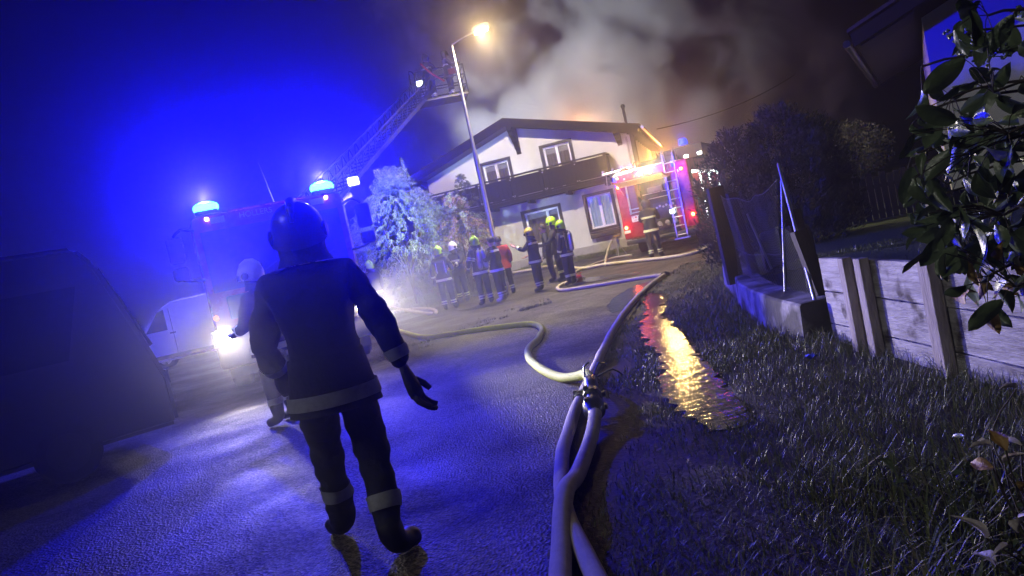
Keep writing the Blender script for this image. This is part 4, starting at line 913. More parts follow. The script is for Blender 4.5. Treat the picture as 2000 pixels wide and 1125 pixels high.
# ================================================================== VANS
def van(name, label, loc, rz, prof, wy, mat, win, wheels, extras=None, cat='van'):
    t = thing(name, label, cat, loc, rz)
    bm = bmesh.new(); V0 = [bm.verts.new((x, 0, z)) for x, z in prof]; f = bm.faces.new(V0)
    r = bmesh.ops.extrude_face_region(bm, geom=[f]); bmesh.ops.translate(bm, vec=(0, wy, 0), verts=[v for v in r['geom'] if isinstance(v, bmesh.types.BMVert)])
    bmesh.ops.recalc_face_normals(bm, faces=bm.faces[:]); bmesh.ops.bevel(bm, geom=bm.edges[:], offset=.06, segments=3, affect='EDGES')
    me = bpy.data.meshes.new('body'); bm.to_mesh(me); bm.free(); me.materials.append(mat); obj('body', me, t, True)
    for poly in win:
        MB().prism(poly, 'y', -.012, .02).build('side_window', m_glass, t); MB().prism(poly, 'y', wy - .02, wy + .012).build('side_window', m_glass, t)
    for x in wheels:
        for y in (.1, wy - .1):
            w = MB(); w.lathe([(.2, -.1), (.29, -.1), (.32, -.07), (.32, .07), (.29, .1), (.2, .1)], 24, (x, y, .32), Matrix.Rotation(R(90), 3, 'X')); w = w.build('wheel', m_rubber, t, True)
            MB().lathe([(.05, -.1), (.2, -.105), (.2, .105), (.05, .1)], 18, (x, y, .32), Matrix.Rotation(R(90), 3, 'X')).build('hub_cap', m_alu if mat is m_white else m_black, w, True)
    return t
wv = van('van', 'white panel van parked far left behind the blue haze', (-11.4, 20.0, rise(20)), R(4), [(0, .3), (0, .78), (.22, .98), (.9, 1.12), (1.55, 1.78), (1.95, 1.96), (4.5, 1.99), (4.62, 1.4), (4.62, .3)], 1.75, m_white, [[(1.12, 1.16), (1.72, 1.16), (1.72, 1.74), (1.55, 1.7)]], (.85, 3.75))
b = MB(); b.box((1.85, -.012, 1.06), (.16, .03, .035)); b.build('door_handle', m_black, wv); b = MB(); b.box((2.7, -.006, .42), (3.4, .02, .1)); b.build('sill_trim', m_black, wv)
b = MB(); b.box((1.86, -.004, 1.1), (.012, .012, 1.3)); b.build('door_gap', m_black, wv); b = MB(); b.box((1.08, -.12, 1.2), (.1, .16, .2), bev=.03); b.build('mirror', m_black, wv)
m_dvan = M('dark_van_paint', (.012, .013, .02), .3, coat=.5)
dv = van('van', 'dark flat fronted van standing at the left edge, its sloping nose to the right', (-3.98, 8.05, 0), R(38), [(0, .28), (.0, .8), (-.1, 1.15), (-.44, 2.2), (-.6, 2.42), (-4.7, 2.46), (-4.85, 1.8), (-4.85, .28)], 1.78, m_dvan, [[(-.9, 1.25), (-1.7, 1.25), (-1.7, 2.0), (-.68, 2.0)], [(-1.9, 1.25), (-3.2, 1.25), (-3.2, 2.0), (-1.9, 2.0)]], (-1.1, -3.9))
b = MB(); b.prism([(-.09, 1.2), (-.41, 2.14), (-.40, 2.16), (-.06, 1.22)], 'y', .14, 1.64); b.build('windscreen', m_glass, dv)
b = MB(); b.tube(spline([(-.62, 1.77, 2.47), (-.42, 1.785, 2.17), (-.1, 1.785, 1.15), (-.02, 1.785, .8)], .2), .012, 6); b.build('pillar_trim', m_alu, dv, True)
for y in (.25, 1.5): MB().box((.005, y, .82), (.04, .28, .16), bev=.015).build('headlamp', m_glass, dv)

# ================================================================== PEOPLE
def glove_mesh():
    b = bmesh.new()
    def seg(pts, rs): 
        mb = MB(); mb.tube([Vector(p) for p in pts], rs, 8); return mb
    mb = MB()
    # palm: flattened box-ish lathe along -z (hand hangs down), fingers slightly curled
    mb.lathe([(.028, .03), (.034, .0), (.042, -.03), (.046, -.07), (.042, -.095), (.02, -.105)], 12, (0, 0, 0), sy=.5)
    for i, (x, L) in enumerate(((-.032, .07), (-.011, .085), (.011, .08), (.031, .062))):
        mb.tube([(x, 0, -.085), (x * 1.06, .006, -.085 - L * .45), (x * 1.06, .022, -.085 - L * .8), (x * 1.04, .04, -.085 - L)], [.0115, .0112, .0105, .008], 8)
    mb.tube([(-.036, .004, -.035), (-.062, .018, -.065), (-.066, .03, -.095)], [.0135, .0125, .009], 8)
    me = mb.mesh('glove'); me.polygons.foreach_set('use_smooth', [True] * len(me.polygons)); return me
GL = {}
def get_glove(mat):
    if mat.name not in GL: me = glove_mesh(); me.materials.append(mat); GL[mat.name] = me
    return GL[mat.name]
def helmet_mesh(style):
    mb = MB(); n = 20; V = []; F = []; rows = 9
    for i in range(rows + 1):
        t = i / rows; el = R(-24 + 114 * t)
        for j in range(n):
            a = 2 * math.pi * j / n; ce = math.cos(el); back = max(0, -math.sin(a))
            r = .137 * ce * (1 + .04 * math.cos(2 * a)); x = r * math.cos(a) * .93; y = r * math.sin(a) * 1.12; z = .135 * math.sin(el)
            if i == 0: x *= 1.16; y *= 1.14; z -= .015 + .05 * back
            if i == 1: z -= .025 * back
            V.append((x, y, z))
    for i in range(rows):
        for j in range(n): F.append((i * n + j, i * n + (j + 1) % n, (i + 1) * n + (j + 1) % n, (i + 1) * n + j))
    F.append(tuple(range(rows * n, rows * n + n))); mb.add(V, F)
    mb.tube([(0, -.15, .02), (0, -.125, .085), (0, -.06, .13), (0, .03, .14), (0, .1, .11), (0, .145, .04)], [.01, .02, .024, .024, .02, .01], 8)
    return mb.mesh('helmet')
HM = {}
def person(name, label, loc, face, pose=None, helmet=None, tape=m_refl, cloth=m_navy, bands=('shin', 'hem', 'sleeve'), back=None, tanks=0, scale=1.0, gl=None, hair=False, skirt=True, level=2, group='firefighters at the scene', boots=m_boot, head_turn=0, frontpanel=None, vest=None):
    pose = pose or {}; k = scale
    J = dict(pelvis=(0, 0, .96), waist=(0, .0, 1.1), chest=(0, .0, 1.3), neckb=(0, -.005, 1.475), neck=(0, .01, 1.535), jaw=(0, .03, 1.60), head=(0, .015, 1.69), top=(0, .005, 1.765),
             shL=(-.195, -.005, 1.43), elL=(-.265, -.04, 1.16), wrL=(-.275, .05, .93), shR=(.195, -.005, 1.43), elR=(.265, -.04, 1.16), wrR=(.275, .05, .93),
             hipL=(-.1, 0, .9), knL=(-.125, .02, .5), anL=(-.14, -.02, .085), toL=(-.165, .15, .045), hipR=(.1, 0, .9), knR=(.125, .02, .5), anR=(.14, -.02, .085), toR=(.165, .15, .045))
    J.update(pose); J = {a: Vector(p) for a, p in J.items()}
    rad = dict(pelvis=(.175, .145), waist=(.17, .14), chest=(.2, .155), neckb=(.115, .1), neck=(.062, .062), jaw=(.07, .082), head=(.088, .102), top=(.055, .065),
               shL=(.095, .095), elL=(.073, .073), wrL=(.056, .056), hipL=(.118, .118), knL=(.09, .09), anL=(.074, .074), toL=(.05, .05))
    for s in ('sh', 'el', 'wr', 'hip', 'kn', 'an', 'to'): rad[s + 'R'] = rad[s + 'L']
    names = list(J); E = [('pelvis', 'waist'), ('waist', 'chest'), ('chest', 'neckb'), ('neckb', 'neck'), ('neck', 'jaw'), ('jaw', 'head'), ('head', 'top'), ('chest', 'shL'), ('shL', 'elL'), ('elL', 'wrL'), ('chest', 'shR'), ('shR', 'elR'), ('elR', 'wrR'), ('pelvis', 'hipL'), ('hipL', 'knL'), ('knL', 'anL'), ('anL', 'toL'), ('pelvis', 'hipR'), ('hipR', 'knR'), ('knR', 'anR'), ('anR', 'toR')]
    me = bpy.data.meshes.new('skel'); me.from_pydata([J[n] for n in names], [(names.index(a), names.index(c)) for a, c in E], [])
    so = bpy.data.objects.new('skel', me); COL.objects.link(so); sk = so.modifiers.new('s', 'SKIN'); sk.use_smooth_shade = True
    for i, n in enumerate(names):
        me.skin_vertices[0].data[i].radius = rad[n]; me.skin_vertices[0].data[i].use_root = (n == 'pelvis')
    sb = so.modifiers.new('u', 'SUBSURF'); sb.levels = level; sb.render_levels = level
    dg = bpy.context.evaluated_depsgraph_get(); bme = bpy.data.meshes.new_from_object(so.evaluated_get(dg)); bpy.data.objects.remove(so)
    sdx = len(bpy.data.objects)
    for v in bme.vertices:      # cloth creases, nose and chin
        p = v.co
        if p.z < J['neckb'].z + .02:
            a = (.010 if level < 3 else .017) * mnoise.noise((p.x * 9 + sdx, p.y * 9, p.z * 13)) + .006 * mnoise.noise((p.x * 22, p.y * 22, p.z * 30 + sdx)); v.co = p + v.normal * a
        else:
            h = J['head']; q = p - h
            if q.y > .04 and abs(q.x) < .022 and -.05 < q.z < .012: v.co.y += .022
            if q.y > .04 and .018 < abs(q.x) < .05 and -.005 < q.z < .03: v.co.y -= .008
    me = bme; me.name = 'body'
    me.materials.clear(); [me.materials.append(m) for m in (cloth, m_skin, boots)]
    for f in me.polygons:
        c = f.center; f.use_smooth = True
        f.material_index = 1 if c.z > J['neck'].z - .005 and (c - J['head']).length < .3 else (2 if min((c - J['anL']).length, (c - J['anR']).length, (c - J['toL']).length, (c - J['toR']).length) < .13 and c.z < max(J['anL'].z, J['anR'].z) + .1 else 0)
    t = thing(name, label, 'person', loc, face, group); t.scale = (k, k, k)
    obj('body', me, t)
    def patch(nm, mat, planes, flt=None, off=.008):
        bm = bmesh.new(); bm.from_mesh(me)
        for co, no in planes: bmesh.ops.bisect_plane(bm, geom=bm.verts[:] + bm.edges[:] + bm.faces[:], dist=1e-5, plane_co=co, plane_no=no, clear_outer=True)
        if flt:
            kill = [f for f in bm.faces if not flt(f.calc_center_median())]; bmesh.ops.delete(bm, geom=kill, context='FACES')
        bm.normal_update()
        for v in bm.verts: v.co += v.normal * off
        if not bm.faces: bm.free(); return
        for f in bm.faces: f.material_index = 0; f.smooth = True
        m2 = bpy.data.meshes.new(nm); bm.to_mesh(m2); bm.free(); m2.materials.clear(); m2.materials.append(mat); return obj(nm, m2, t)
    def limb_band(a, c, t0, t1, mat):
        A_, C_ = J[a], J[c]; d = (C_ - A_).normalized(); p0, p1 = A_.lerp(C_, t0), A_.lerp(C_, t1); mid = (p0 + p1) / 2
        patch('reflective_band', mat, [(p0, -d), (p1, d)], lambda q: (q - mid).length < .17)
    for s in 'LR':
        if 'shin' in bands: limb_band('kn' + s, 'an' + s, .55, .66, tape); limb_band('kn' + s, 'an' + s, .72, .80, tape)
        if 'shin1' in bands: limb_band('kn' + s, 'an' + s, .45, .62, tape)
        if 'sleeve' in bands: limb_band('el' + s, 'wr' + s, .55, .78, tape)
        if 'upsleeve' in bands: limb_band('sh' + s, 'el' + s, .42, .54, tape); limb_band('sh' + s, 'el' + s, .62, .74, tape)
    if skirt:   # flared jacket hem
        hemz = .80; prof = []; b = MB(); n = 24; V = []; F = []
        rows = [(1.08, .19, .16), (.98, .205, .175), (.88, .222, .19), (hemz, .235, .2)]
        for z, rx, ry in rows:
            for j in range(n):
                a = 2 * math.pi * j / n; wv_ = 1 + .05 * mnoise.noise((math.cos(a) * 2, math.sin(a) * 2, z * 5 + sdx)) * (1 if z < 1 else 0); V.append((J['pelvis'].x + rx * math.cos(a) * wv_, J['pelvis'].y + ry * math.sin(a) * wv_, z + (J['pelvis'].z - .96)))
        for i in range(3):
            for j in range(n): F.append((i * n + j, i * n + (j + 1) % n, (i + 1) * n + (j + 1) % n, (i + 1) * n + j))
        b.add(V, F); o = b.build('jacket_hem', vest or cloth, t, True)
        if 'hem' in bands:
            b2 = MB(); V = []; z0, z1 = .835, .905
            for z in (z1, z0):
                for j in range(n):
                    i2 = 2 if z > .87 else 3; a = 2 * math.pi * j / n; f_ = (z1 + .02 - z) / .14
                    rx = .219 + .012 * f_ + .006; ry = .187 + .009 * f_ + .006; wv_ = 1 + .05 * mnoise.noise((math.cos(a) * 2, math.sin(a) * 2, z * 5 + sdx)); V.append((J['pelvis'].x + (rx + .006) * math.cos(a) * wv_, J['pelvis'].y + (ry + .006) * math.sin(a) * wv_, z + (J['pelvis'].z - .96)))
            b2.add(V, [(j, (j + 1) % n, n + (j + 1) % n, n + j) for j in range(n)]); b2.build('reflective_band', tape, o, True)
    X, Z, Y = Vector((1, 0, 0)), Vector((0, 0, 1)), Vector((0, 1, 0))
    if back == 'frame':   # two upright stripes and a shoulder line on the back
        for s in (-1, 1): patch('back_stripe', m_reflw, [(X * (s * .125), -X), (X * (s * .125 + .0) + X * .035, X), (Vector((0, 0, 1.0)), -Z), (Vector((0, 0, 1.4)), Z)], lambda q: q.y < -.02 and abs(q.x) < .19)
        patch('back_stripe', tape, [(Vector((0, 0, 1.02)), -Z), (Vector((0, 0, 1.07)), Z)], lambda q: abs(q.x) < .22)
        patch('back_panel', M('back_patch', (.05, .06, .16), .7), [(Vector((0, 0, 1.37)), -Z), (Vector((0, 0, 1.42)), Z)], lambda q: q.y < -.03 and abs(q.x) < .13)
    if back == 'chest': patch('reflective_band', tape, [(Vector((0, 0, 1.24)), -Z), (Vector((0, 0, 1.30)), Z)], lambda q: abs(q.x - J['chest'].x) < .235)
    if back == 'shoulder': patch('shoulder_patch', tape, [(Vector((0, 0, 1.37)), -Z), (Vector((0, 0, 1.43)), Z)], lambda q: abs(q.x) < .24)
    if vest: patch('vest', vest, [(Vector((0, 0, .98)), -Z), (Vector((0, 0, 1.5)), Z)], None, .012)
    for i in range(tanks):
        x = (i - (tanks - 1) / 2) * .15; q = MB(); q.lathe([(.015, -.27), (.04, -.26), (.066, -.22), (.07, -.17), (.07, .17), (.06, .23), (.025, .26), (.02, .3)], 14, (x, -.235, 1.22), Matrix.Rotation(R(4 - 8 * i), 3, 'Y')); q.build('air_cylinder', m_tank, t, True)
    if tanks:
        q = MB(); q.box((0, -.165, 1.22), (.3, .05, .5), bev=.02)
        for s in (-1, 1): q.tube(spline([(s * .11, -.17, 1.44), (s * .125, -.1, 1.53), (s * .125, .1, 1.5), (s * .13, .175, 1.3), (s * .16, .12, 1.1), (s * .1, -.15, 1.02)], .06), .018, 6)
        q.build('harness', m_black, t, True)
    # hands
    for s in 'LR':
        d = (J['wr' + s] - J['el' + s]).normalized(); o = bpy.data.objects.new('glove', get_glove(gl or m_glove)); COL.objects.link(o); o.parent = t
        o.location = J['wr' + s] + d * .03; o.rotation_mode = 'QUATERNION'; o.rotation_quaternion = (-d).to_track_quat('Z', 'Y'); gs = 1.35 if level > 2 else 1.15; o.scale = (gs * (1 if s == 'R' else -1), gs * 1.1, gs)
    hp = J['head'] + Vector((0, .0, .025))
    if helmet:
        key = helmet.name
        if key not in HM: mh = helmet_mesh(0); mh.materials.append(helmet); mh.polygons.foreach_set('use_smooth', [True] * len(mh.polygons)); HM[key] = mh
        o = bpy.data.objects.new('helmet', HM[key]); COL.objects.link(o); o.parent = t; o.location = hp; o.rotation_euler = (0, 0, head_turn)
        q = MB(); V = []; F = []; n = 10
        for z, r in ((-.01, .15), (-.065, .148)):
            for j in range(n + 1): a = R(20 + 140 * j / n); V.append((r * math.cos(a) * .95, r * math.sin(a) * 1.1 + .004, z))
        F = [(j, j + 1, n + 2 + j, n + 1 + j) for j in range(n)]; q.add(V, F); v_ = q.build('visor', m_glass, o, True)
        for s in (-1, 1): MB().lathe([(.04, -.006), (.042, .012), (.02, .02)], 12, (s * .13, -.01, -.03), Matrix.Rotation(R(90) * s, 3, 'Y')).build('ear_knob', m_black, o, True)
        q = MB(); V = []; n = 12      # neck cloth
        for z, r in ((-.03, .128), (-.14, .125), (-.19, .15)):
            for j in range(n + 1): a = R(170 + 200 * j / n); V.append((r * math.cos(a) * .95, r * math.sin(a) * 1.08, z))
        F = [(i * (n + 1) + j, i * (n + 1) + j + 1, (i + 1) * (n + 1) + j + 1, (i + 1) * (n + 1) + j) for i in range(2) for j in range(n)]; q.add(V, F); q.build('neck_guard', cloth, o, True)
    if hair:
        q = MB(); V = []; F = []; n = 18; rows = 7
        for i in range(rows + 1):
            el = R(-12 + 102 * i / rows)
            for j in range(n):
                a = 2 * math.pi * j / n; fr = max(0, math.sin(a)); e2 = el if i > 2 else el + R(38) * fr * (1 - i / 3); V.append((.104 * math.cos(e2) * math.cos(a), .118 * math.cos(e2) * math.sin(a) - .008, .115 * math.sin(e2) - .045 * (1 - fr) * (i == 0)))
        for i in range(rows):
            for j in range(n): F.append((i * n + j, i * n + (j + 1) % n, (i + 1) * n + (j + 1) % n, (i + 1) * n + j))
        F.append(tuple(range(rows * n, rows * n + n))); q.add(V, F); q = q.build('hair', m_hair, t, True); q.location = hp - Vector((0, 0, .015))
    if not helmet or head_turn or abs(math.cos(face)) < .9:
        q = MB()
        for s in (-1, 1): q.lathe([(.002, -.01), (.011, -.004), (.011, .004), (.002, .01)], 8, J['head'] + Vector((s * .034, .092, .008)), Matrix.Rotation(R(90), 3, 'X'))
        q.build('eyes', m_black, t)
    return t
def at(px, py): return G(px, py)
stand = dict(anL=(-.13, -.02, .085), anR=(.15, .03, .085), toR=(.2, .19, .045))
walk = dict(pelvis=(0, .03, .94), waist=(0, .05, 1.09), chest=(0, .07, 1.3), neckb=(0, .08, 1.47), neck=(0, .1, 1.53), jaw=(0, .125, 1.595), head=(0, .115, 1.685), top=(0, .105, 1.76),
            shL=(-.2, .07, 1.43), shR=(.2, .07, 1.43), elL=(-.3, .1, 1.16), wrL=(-.28, .27, .98), elR=(.31, .0, 1.15), wrR=(.37, -.02, .90),
            hipL=(-.1, .04, .89), knL=(-.14, .27, .51), anL=(-.15, .36, .085), toL=(-.25, .51, .045), hipR=(.1, .02, .89), knR=(.12, .04, .49), anR=(.13, -.13, .08), toR=(.26, .0, .045))
p1 = person('person', 'firefighter in dark turnout gear walking away in the left foreground', (-1.03, 3.72, 0), R(8), walk, M('dark_helmet', (.03, .03, .05), .35, coat=.3), M('grey_tape', (.3, .31, .33), .6, var=.2, vscale=20), m_navy, ('shin1', 'hem', 'sleeve'), None, level=3, scale=1.04)  # bands in a darker grey than the silver tape
person('person', 'firefighter with pale helmet standing beside the glowing headlight', (-2.86, 8.2, 0), R(75), dict(elL=(-.27, .06, 1.15), wrL=(-.15, .25, 1.1), elR=(.27, .05, 1.15), wrR=(.17, .27, 1.12)), m_whelm, m_reflw, m_navy, ('shin1', 'hem', 'sleeve'), back='chest', scale=1.03)
person('person', 'firefighter with lime helmet and framed silver stripes on the back', at(880, 604), R(-14), dict(elL=(-.29, -.05, 1.16), wrL=(-.3, .0, .92), elR=(.28, .08, 1.18), wrR=(.2, .3, 1.12), **stand), m_lime, m_refl, m_navy, ('shin', 'hem', 'sleeve'), back='frame', scale=1.0)
person('person', 'pink faced officer with white helmet facing the group left of the lamp', at(908, 588), R(150), dict(elL=(-.27, .1, 1.2), wrL=(-.1, .3, 1.15), elR=(.27, .08, 1.18), wrR=(.13, .28, 1.1)), m_whelm, m_refl, m_navy, ('shin', 'sleeve'), back='chest', head_turn=R(160), gl=m_skin)
person('person', 'firefighter with lime helmet carrying two air cylinders on the back', at(953, 594), R(28), dict(elL=(-.28, .03, 1.17), wrL=(-.26, .2, 1.02), elR=(.27, .06, 1.17), wrR=(.22, .27, 1.1), **stand), m_lime, m_refl, m_navy, ('shin', 'hem', 'sleeve', 'upsleeve'), back=None, tanks=2, scale=1.02)
person('person', 'bare headed dark haired man in dark uniform with white shoes beside the lamp', at(984, 588), R(70), dict(elL=(-.25, .1, 1.2), wrL=(-.1, .3, 1.2)), None, m_reflw, m_navy2, ('hem', 'shin'), back='shoulder', hair=True, boots=M('white_shoe', (.6, .58, .55), .6), gl=m_skin, scale=.99)
person('person', 'person in a red jacket mostly hidden behind the lamp post', G(1000, 577) + Vector((-.06, .55, .01)), R(15), dict(elR=(.27, .0, 1.16), wrR=(.26, .12, .94)), None, m_refl, m_navy2, ('shin',), hair=True, vest=m_hivis, gl=m_skin, scale=.97)
person('person', 'firefighter with yellow helmet raising a hand while talking near the window', at(1058, 568), R(62), dict(elL=(-.28, .15, 1.25), wrL=(-.2, .42, 1.38), elR=(.28, .06, 1.16), wrR=(.2, .26, 1.08), **stand), m_yel, m_refl, m_navy, ('shin', 'hem', 'sleeve'), back='shoulder', scale=.97, gl=m_skin)
person('person', 'person in a plain dark coat without helmet in the right hand group', at(1083, 549), R(80), dict(), None, m_reflw, m_navy2, (), hair=True, scale=1.0)
person('person', 'tallest firefighter with bright lime helmet facing left in the right hand group', G(1104, 549) + Vector((-.02, .25, 0)), R(75), dict(elL=(-.27, .1, 1.18), wrL=(-.16, .3, 1.15)), m_lime, m_refl, m_navy, ('shin1',), scale=1.06)
person('person', 'firefighter with lime helmet and breathing set at the right of the group', at(1119, 556), R(48), dict(elR=(.28, .02, 1.16), wrR=(.26, .15, .95), **stand), m_lime, m_refl, m_navy, ('shin1', 'hem', 'sleeve'), back='shoulder', tanks=1, scale=.98)
ftp = Vector((4.62, 22.35, rise(22.35)))
person('person', 'firefighter working at the pump bay behind the red fire truck', ftp, R(-18), dict(elL=(-.28, .18, 1.2), wrL=(-.2, .42, 1.2), elR=(.28, .18, 1.2), wrR=(.22, .44, 1.25), **stand), M('dark_helmet'), m_refl, m_navy, ('shin', 'hem'), back='chest', scale=1.02)
person('person', 'firefighter with lime helmet half hidden by the truck mirror near the bush', (-4.05, 21.6, rise(21.6)), R(40), {}, m_lime, m_refl, m_navy, ('shin', 'hem'), scale=1.0)
person('person', 'firefighter standing beside the open lit lockers of the red truck', (7.05, 23.7, rise(23.7)), R(70), dict(elL=(-.27, .2, 1.2), wrL=(-.15, .4, 1.2)), M('red_helmet', (.5, .04, .03), .35, coat=.3), m_refl, m_navy, ('shin', 'hem'), scale=.97)
Mlt = Matrix.Translation((-5.5, 18.0, 0)) @ Matrix.Rotation(R(8), 4, 'Z')
for dx, fc, nm in ((-.35, -40, 'firefighter on the left side of the raised ladder basket'), (.35, -70, 'firefighter on the right side of the raised ladder basket')):
    person('person', nm, Mlt @ (bk0 + Vector((dx, 0, .06))), R(fc), dict(elL=(-.27, .1, 1.2), wrL=(-.15, .35, 1.25), elR=(.27, .1, 1.2), wrR=(.15, .35, 1.25)), M('dark_helmet'), m_reflw, m_navy, ('shin', 'sleeve'), back='chest', scale=.92)

# ================================================================== HOSES
m_hy = M('yellow_hose', (.5, .6, .03), .7, col2=(.62, .68, .08), vscale=12, bump=.5, bscale=180)
m_hw = M('white_hose', (.42, .37, .29), .75, col2=(.55, .49, .4), vscale=12, bump=.5, bscale=180)
def hose(label, pix, r, mat, lift=None, wob=0, name='fire_hose', extra=None):
    pts = []
    for q in pix:
        p = G(q[0], q[1]); p.z += r * .96 + (q[2] if len(q) > 2 else 0); pts.append(p)
    sp = spline(pts, .07); rr = [r * (1 + .05 * mnoise.noise((p.x * 3, p.y * 3, r * 90))) for p in sp]; sp = [p + Vector((.012 * mnoise.noise((p.x * 2, p.y * 2, 3)), .012 * mnoise.noise((p.x * 2, p.y * 2, 6)), 0)) for p in sp]
    return tag(MB().tube(sp, rr, 14).build(name, mat, None, True), label, 'hose', 'fire hoses on the ground')
hose('yellow hose winding across the road to the near coupling', [(700, 636), (735, 631), (764, 628), (774, 645), (800, 656), (834, 663), (880, 657), (940, 648), (1000, 641), (1040, 638), (1060, 648), (1052, 668), (1034, 688), (1036, 708), (1058, 728), (1095, 745), (1130, 757, .06), (1152, 768, .13), (1163, 788, .15)], .048, m_hy)
hose('long pale hose along the right road edge passing under the coupling', [(1298, 541), (1270, 562), (1235, 598), (1205, 640), (1180, 690), (1160, 735), (1142, 775), (1120, 825), (1106, 880), (1099, 940), (1104, 1000), (1125, 1062), (1160, 1130), (1190, 1190)], .047, m_hw)
hose('pale hose running from the coupling towards the camera', [(1168, 838, .07), (1162, 860, .03), (1150, 895), (1128, 945), (1112, 990, .05), (1104, 1040, .03), (1100, 1100), (1100, 1180)], .050, m_hw)
hose('pale hose bending from the road edge to the red manifold', [(1300, 540), (1250, 547), (1190, 557), (1130, 566), (1098, 570), (1090, 565), (1104, 556), (1130, 551)], .045, m_hw)
hose('pale hose crossing the road in front of the red fire truck', [(990, 537), (1030, 531), (1062, 524), (1100, 524), (1140, 527), (1180, 520), (1240, 513), (1300, 507), (1350, 499), (1385, 486), (1402, 468), (1395, 450), (1375, 441)], .055, m_hw)
hose('thin hose running up to the left side of the red truck', [(1182, 521), (1186, 508, .1), (1196, 492, .3), (1212, 478, .5), (1225, 470, .5)], .04, m_hw)
hose('dark hose lying in front of the house base', [(1125, 532), (1165, 516), (1205, 504), (1235, 500)], .035, m_hosec)
hose('looped pale hose lying left of the group by the bush', [(690, 588), (728, 594), (770, 604), (810, 612), (843, 616), (853, 612), (840, 607), (805, 607), (765, 613), (725, 619), (700, 622)], .05, m_hw)
# coupling with levers (near), small coupling on the passing hose, coupling at the far bend
p = G(1168, 812); cp = thing('hose_coupling', 'dark metal hose coupling with locking lugs on the near hose', 'coupling', p + Vector((0, 0, .1)))
a, c = G(1163, 788) + Vector((0, 0, .2)) - cp.location, G(1168, 838) + Vector((0, 0, .115)) - cp.location; dr = (c - a).normalized()
q = MB(); Lc = (c - a).length; mrot = dr.to_track_quat('Z', 'Y').to_matrix(); m_cpl = M('coupling_alloy', (.10, .11, .12), .35, .8, var=.2)
q.lathe([(.04, -.02), (.056, 0), (.058, Lc * .22), (.05, Lc * .24), (.05, Lc * .42), (.075, Lc * .44), (.078, Lc * .54), (.055, Lc * .56), (.055, Lc * .76), (.085, Lc * .78), (.085, Lc * .9), (.055, Lc * .95), (.045, Lc * 1.05)], 20, a, mrot); q.build('coupling_body', m_cpl, cp, True)
for k in range(3):
    an = k * 2.1; off = mrot @ Vector((math.cos(an) * .085, math.sin(an) * .085, 0)); MB().box(a + dr * Lc * .49 + off, (.04, .04, .05), mrot, bev=.008).build('lug', m_cpl, cp); MB().box(a + dr * Lc * .84 + off, (.035, .04, .05), mrot, bev=.008).build('lug', m_cpl, cp)
q = MB(); q.tube(spline([a + dr * .02 + Vector((.04, 0, .05)), a + Vector((.1, .02, .13)), a + Vector((.16, .0, .1))], .03), .009, 6); q.tube(spline([a + dr * .03 + Vector((-.04, 0, .05)), a + Vector((-.03, .02, .12)), a + Vector((.02, .03, .15))], .03), .009, 6); q.tube(spline([a + Vector((.06, 0, .02)), a + Vector((.2, -.02, .06)), a + Vector((.27, -.06, .0))], .04), .008, 6); q.build('lever', m_cpl, cp, True)
def coup(label, p, d, r):
    t = thing('hose_coupling', label, 'coupling', p); rot = Vector(d).to_track_quat('Z', 'Y').to_matrix()
    MB().lathe([(r, -.09), (r * 1.25, -.08), (r * 1.25, -.02), (r * 1.45, -.015), (r * 1.45, .02), (r * 1.25, .025), (r * 1.25, .08), (r, .09)], 16, rot=rot).build('coupling_body', m_cpl, t, True)
    for k in range(3): MB().box(rot @ Vector((math.cos(k * 2.1) * r * 1.45, math.sin(k * 2.1) * r * 1.45, 0)), (.03, .03, .04), rot).build('lug', m_cpl, t)
g1, g2 = G(1142, 775), G(1133, 797); coup('small dark coupling with wire loop on the hose beside the large coupling', G(1136, 788, .047), g2 - g1, .046)
coup('pale coupling where two hoses join at the road edge bend', G(1300, 540, .047), (1, .3, 0), .046)
# red manifold on the ground
mf = thing('hose_manifold', 'small red hose manifold on the road by the firefighters feet', 'manifold', G(1131, 551))
q = MB(); q.lathe([(.09, 0), (.12, .04), (.12, .14), (.08, .2), (.03, .22)], 16); q.build('manifold_body', m_red, mf, True)
for k in range(3):
    an = R(40 + 100 * k); d = Vector((math.cos(an), math.sin(an), 0)); q = MB(); q.cyl(d * .08 + Vector((0, 0, .1)), d * .24 + Vector((0, 0, .08)), .045, .05, 12); q.build('outlet', m_alu, mf, True)
    q = MB(); q.cyl(d * .13 + Vector((0, 0, .14)), d * .13 + Vector((0, 0, .24)), .01, n=8); q.tube([d * .13 + Vector((.05 * math.cos(s), .05 * math.sin(s), .25)) for s in np.linspace(0, 6.28, 14)[:-1]], .009, 6, closed=True); q.build('valve_wheel', m_red, mf, True)
# hydrant stand at the truck's left
hs = thing('hydrant_stand', 'small metal standpipe stand with yellow valve left of the red truck', 'stand', G(1212, 498)); 
for k in range(3): MB().cyl((0, 0, .45), (.22 * math.cos(k * 2.1), .22 * math.sin(k * 2.1), 0), .018, n=8).build('leg', m_steel, hs, True)
q = MB(); q.lathe([(.04, .3), (.05, .5), (.07, .52), (.07, .62), (.03, .66)], 12); q.build('standpipe', m_steel, hs, True)
q = MB(); q.tube([(.11 * math.cos(s), .11 * math.sin(s), .7) for s in np.linspace(0, 6.28, 18)[:-1]], .018, 8, closed=True); q.bar((-.11, 0, .7), (.11, 0, .7), .025); q.cyl((0, 0, .64), (0, 0, .71), .02); q.build('valve_wheel', M('yellow_valve', (.6, .4, .05), .5), hs, True)

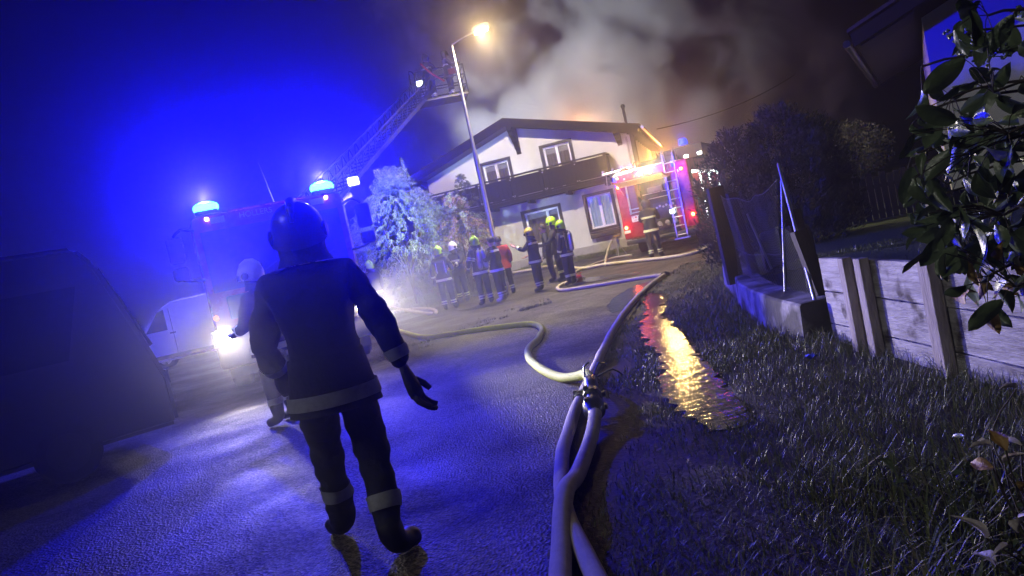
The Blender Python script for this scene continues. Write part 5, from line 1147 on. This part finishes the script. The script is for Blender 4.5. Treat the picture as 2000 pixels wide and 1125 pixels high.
# ================================================================== FIRE GLOW, SMOKE, HAZE
light('POINT', 'fire_light', (4.9, 35.6, 6.0), P_FIRE, (1.0, .38, .08), None, .8)
light('POINT', 'fire_light', (8.4, 35.5, 4.0), P_FIRE * .8, (1.0, .38, .09), None, .8)
sm = bpy.data.materials.new('smoke'); sm.use_nodes = True; nt = sm.node_tree; nt.nodes.clear(); N = nt.nodes; Lk = nt.links
outn = N.new('ShaderNodeOutputMaterial'); pv = N.new('ShaderNodeVolumePrincipled'); Lk.new(pv.outputs[0], outn.inputs['Volume'])
pv.inputs['Color'].default_value = (.86, .86, .87, 1); pv.inputs['Anisotropy'].default_value = .1
geo = N.new('ShaderNodeNewGeometry')
nz = N.new('ShaderNodeTexNoise'); nz.inputs['Scale'].default_value = .34; nz.inputs['Detail'].default_value = 7; nz.inputs['Roughness'].default_value = .58; nz.inputs['Distortion'].default_value = .5
Lk.new(geo.outputs['Position'], nz.inputs['Vector'])
# distance to the plume's leaning axis, from field of soft puffs
PUFF = [((3.0, 37.5, 6.6), 3.0), ((.2, 36, 6.4), 2.3), ((-1.6, 35.5, 5.9), 1.7), ((6.6, 37.5, 9.0), 3.1), ((4.6, 37.5, 8.2), 2.4), ((9.8, 39, 12.6), 3.5), ((9.0, 39, 8.2), 3.2), ((11.6, 40, 5.8), 2.4), ((6.0, 37, 5.5), 2.8)]
acc = None
for c, r in PUFF:
    vd = N.new('ShaderNodeVectorMath'); vd.operation = 'DISTANCE'; vd.inputs[1].default_value = c; Lk.new(geo.outputs['Position'], vd.inputs[0])
    mr = N.new('ShaderNodeMapRange'); mr.inputs[1].default_value = r; mr.inputs[2].default_value = r * .25; mr.inputs[3].default_value = 0; mr.inputs[4].default_value = 1; Lk.new(vd.outputs['Value'], mr.inputs[0])
    if acc is None: acc = mr.outputs[0]
    else:
        mx = N.new('ShaderNodeMath'); mx.operation = 'MAXIMUM'; Lk.new(acc, mx.inputs[0]); Lk.new(mr.outputs[0], mx.inputs[1]); acc = mx.outputs[0]
s1 = N.new('ShaderNodeMath'); s1.operation = 'MULTIPLY_ADD'; s1.inputs[1].default_value = 2.1; s1.inputs[2].default_value = -1.15; Lk.new(nz.outputs['Fac'], s1.inputs[0])
s2 = N.new('ShaderNodeMath'); s2.operation = 'ADD'; Lk.new(s1.outputs[0], s2.inputs[0]); Lk.new(acc, s2.inputs[1])
s3 = N.new('ShaderNodeMapRange'); s3.inputs[1].default_value = 0; s3.inputs[2].default_value = .7; s3.inputs[3].default_value = 0; s3.inputs[4].default_value = .8; Lk.new(s2.outputs[0], s3.inputs[0])
Lk.new(s3.outputs[0], pv.inputs['Density'])
b = MB(); b.box((7.2, 39.2, 9.2), (23, 8.6, 14.4)); so = b.build('smoke', sm, None, False, 'stuff'); so['label'] = 'smoke plume rising behind the house, orange near the roof'; so['category'] = 'smoke'
sm.cycles.volume_step_rate = .6 if hasattr(sm, 'cycles') else 1
hz = bpy.data.materials.new('haze'); hz.use_nodes = True; nt = hz.node_tree; nt.nodes.clear(); outn = nt.nodes.new('ShaderNodeOutputMaterial'); pv = nt.nodes.new('ShaderNodeVolumePrincipled')  # haze volume added so the beacons spread a blue glow
pv.inputs['Color'].default_value = (.9, .92, 1, 1); pv.inputs['Density'].default_value = HAZE_DENSITY; pv.inputs['Anisotropy'].default_value = .91; nt.links.new(pv.outputs[0], outn.inputs['Volume'])
b = MB(); b.box((0, 0, 8.5), (640, 640, 20)); ho = b.build('haze', hz, None, False, 'stuff'); ho['label'] = 'haze added over the whole scene to carry the blue beacon glow'; ho['category'] = 'haze'
